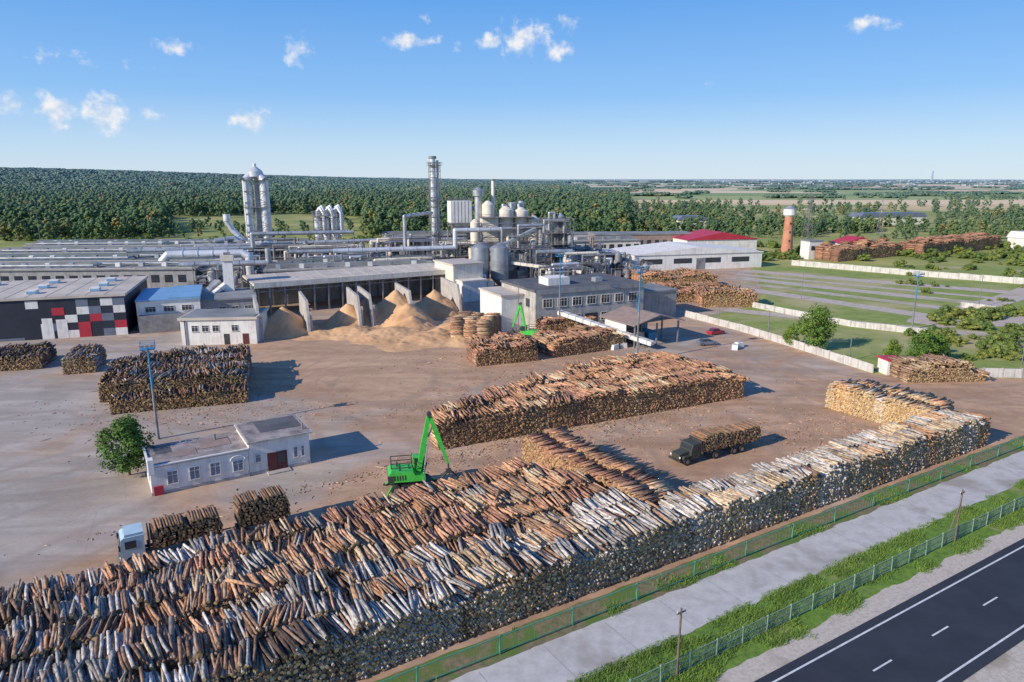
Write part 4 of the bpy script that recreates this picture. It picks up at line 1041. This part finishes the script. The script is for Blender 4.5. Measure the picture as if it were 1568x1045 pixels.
for _ in range(6000):
    q=random.choice([(48,78,30,7),(20,68,30,3.5),(70,76,22,6),(60,100,18,8),(90,60,12,10),(10,140,30,6),(18,66,30,1.2),(75,51.5,26,1.5),(45,79.5,45,1.5),(-5,100,14,4),(49,60,4,9)])
    if q[0]==10: x,y=random.gauss(0,14),random.gauss(141,9)
    elif q[0]==-5: x,y=random.gauss(-50,12),random.gauss(106,5)
    else: x,y=F(random.gauss(q[0],q[2]*.6),random.gauss(q[1],q[3]*.5))
    r=U(.02,.055); P.append((x,y,r*.7)); Q.append((U(0,6),U(-.03,.03),U(0,6.28))); S.append((U(.12,.6) if R()<.97 else U(1,2),r,r)); I.append(random.randint(0,11)); C.append(pick([(ORG,1),(BRN,1.5),(TAN,.6)])); E.append(R())
logs_object('timber_debris',P,Q,S,I,C,E)
o=Ob('distant_town'); k=o['houses']
for _ in range(520):
    y=U(2800,7800); u=U(.25,.85) if R()<.88 else U(-.15,.25); x=u*y; s=U(5,11)*(y/3500.)**.5; z=terr(x,y)
    k.box((x,y,z+s*.3),(s*U(1,2.2),s,s*.6),random.choice(['townw','townw','townr']),U(0,3))
k.cyl((.575*6500,6500,0),(.575*6500,6500,95),9,7,'townw',8)
o.done()
for (x,y,L) in [(270,560,60),(120,520,22)]:
    o=Ob('distant_barn',(x,y,0),.2); o['walls'].bx(0,L,0,14,0,6,'cream'); o['roof'].prism([(-.5,6),(L+.5,6),(L-3,9),(3,9)],-.5,14.5,'slate'); o.done()

# ---------------------------------------------- world / sun / camera
SUN_AZ=235.; SUN_EL=26.
W=bpy.data.worlds.new('World'); scene.world=W; W.use_nodes=True; nt=W.node_tree
bg=nt.nodes['Background']; bg.inputs['Strength'].default_value=.122
sky=N(nt,'ShaderNodeTexSky',sky_type='NISHITA'); sky.sun_disc=False; sky.sun_elevation=math.radians(SUN_EL); sky.sun_rotation=math.radians(SUN_AZ)
sky.air_density=1.0; sky.dust_density=.4; sky.ozone_density=2.0; sky.altitude=100
tc=N(nt,'ShaderNodeTexCoord'); sp=N(nt,'ShaderNodeSeparateXYZ'); nt.links.new(tc.outputs['Generated'],sp.inputs[0])
az=math_(nt,'MULTIPLY',math_(nt,'ARCTAN2',sp.outputs['X'],sp.outputs['Y']),57.2958); el=math_(nt,'MULTIPLY',math_(nt,'ARCSINE',sp.outputs['Z']),57.2958)
cb=N(nt,'ShaderNodeCombineXYZ'); nt.links.new(az,cb.inputs[0]); nt.links.new(el,cb.inputs[1])
clouds=[(.8,10.1,3.3,1.5,1),(-1.4,9.9,2.0,.9,.95),(3.4,9.2,1.4,1.0,.95),(4.2,11,1.4,.9,.75),(-7.6,9.9,2.5,.75,1),(-4.4,9.6,.8,.6,.7),(-6.3,11.4,.8,.7,.65),(-15.8,9.0,1.2,1.4,1),
 (-23.9,8.7,1.7,.75,1),(-28.6,4.2,1.9,1.7,1),(-31.4,4.3,1.6,1.4,1),(-19.3,4.0,1.8,1.3,.95),(-34.3,4.6,1.8,1.0,.9),(25.2,10.2,2.5,.75,.85),(14.9,6.8,1.1,.4,.6),(-30.6,7.6,7,.9,.42),(-26.2,4.3,3.4,.9,.45)]
acc=None
for a,e,w,h,s in clouds:
    v=N(nt,'ShaderNodeVectorMath',operation='MULTIPLY_ADD'); nt.links.new(cb.outputs[0],v.inputs[0]); v.inputs[1].default_value=(1/w,1/h,0); v.inputs[2].default_value=(-a/w,-e/h,0)
    l=N(nt,'ShaderNodeVectorMath',operation='LENGTH'); nt.links.new(v.outputs[0],l.inputs[0])
    q=math_(nt,'MULTIPLY',math_(nt,'SUBTRACT',1.25,l.outputs['Value'],True),s)
    acc=q if acc is None else math_(nt,'MAXIMUM',acc,q)
n1=noise(nt,.8,6,cb.outputs[0],.6)
dn=math_(nt,'ADD',acc,math_(nt,'MULTIPLY',math_(nt,'SUBTRACT',n1,.5),2.6))
dens=math_(nt,'MULTIPLY',sstep(nt,dn,.36,1.25),sstep(nt,acc,.02,.35))
ccol=mix(nt,sstep(nt,n1,.45,.7),(6.0,6.4,7.2),(8.0,7.8,7.6))
skg=ramp(nt,[(0,(.53,.645,.74)),(.045,(.42,.59,.77)),(.12,(.215,.44,.78)),(.30,(.06,.265,.69)),(1,(.03,.11,.38))])
nt.links.new(math_(nt,'DIVIDE',el,50.,True),skg.inputs[0])
sks=N(nt,'ShaderNodeVectorMath',operation='SCALE'); nt.links.new(skg.outputs[0],sks.inputs[0]); sks.inputs['Scale'].default_value=10.
skm=mix(nt,.88,sky.outputs[0],sks.outputs[0])
fc=mix(nt,math_(nt,'MULTIPLY',dens,.9),skm,ccol)
nt.links.new(fc,bg.inputs['Color'])
sd=bpy.data.lights.new('sun','SUN'); sd.energy=5.0; sd.angle=math.radians(.5); sd.color=(1,.90,.76)
so=bpy.data.objects.new('sun',sd); COL.objects.link(so)
d=Vector((math.sin(math.radians(SUN_AZ))*math.cos(math.radians(SUN_EL)),math.cos(math.radians(SUN_AZ))*math.cos(math.radians(SUN_EL)),math.sin(math.radians(SUN_EL))))
so.rotation_euler=d.to_track_quat('Z','Y').to_euler()
cd=bpy.data.cameras.new('camera'); co=bpy.data.objects.new('camera',cd); COL.objects.link(co); scene.camera=co
cd.sensor_width=36; cd.lens=36*1090/1568; cd.clip_end=30000; cd.clip_start=.5
co.location=(0,0,36); co.rotation_euler=(math.pi/2-math.atan(250/1090),0,0)
scene.view_settings.view_transform='Standard'; scene.view_settings.look='None'; scene.view_settings.exposure=0
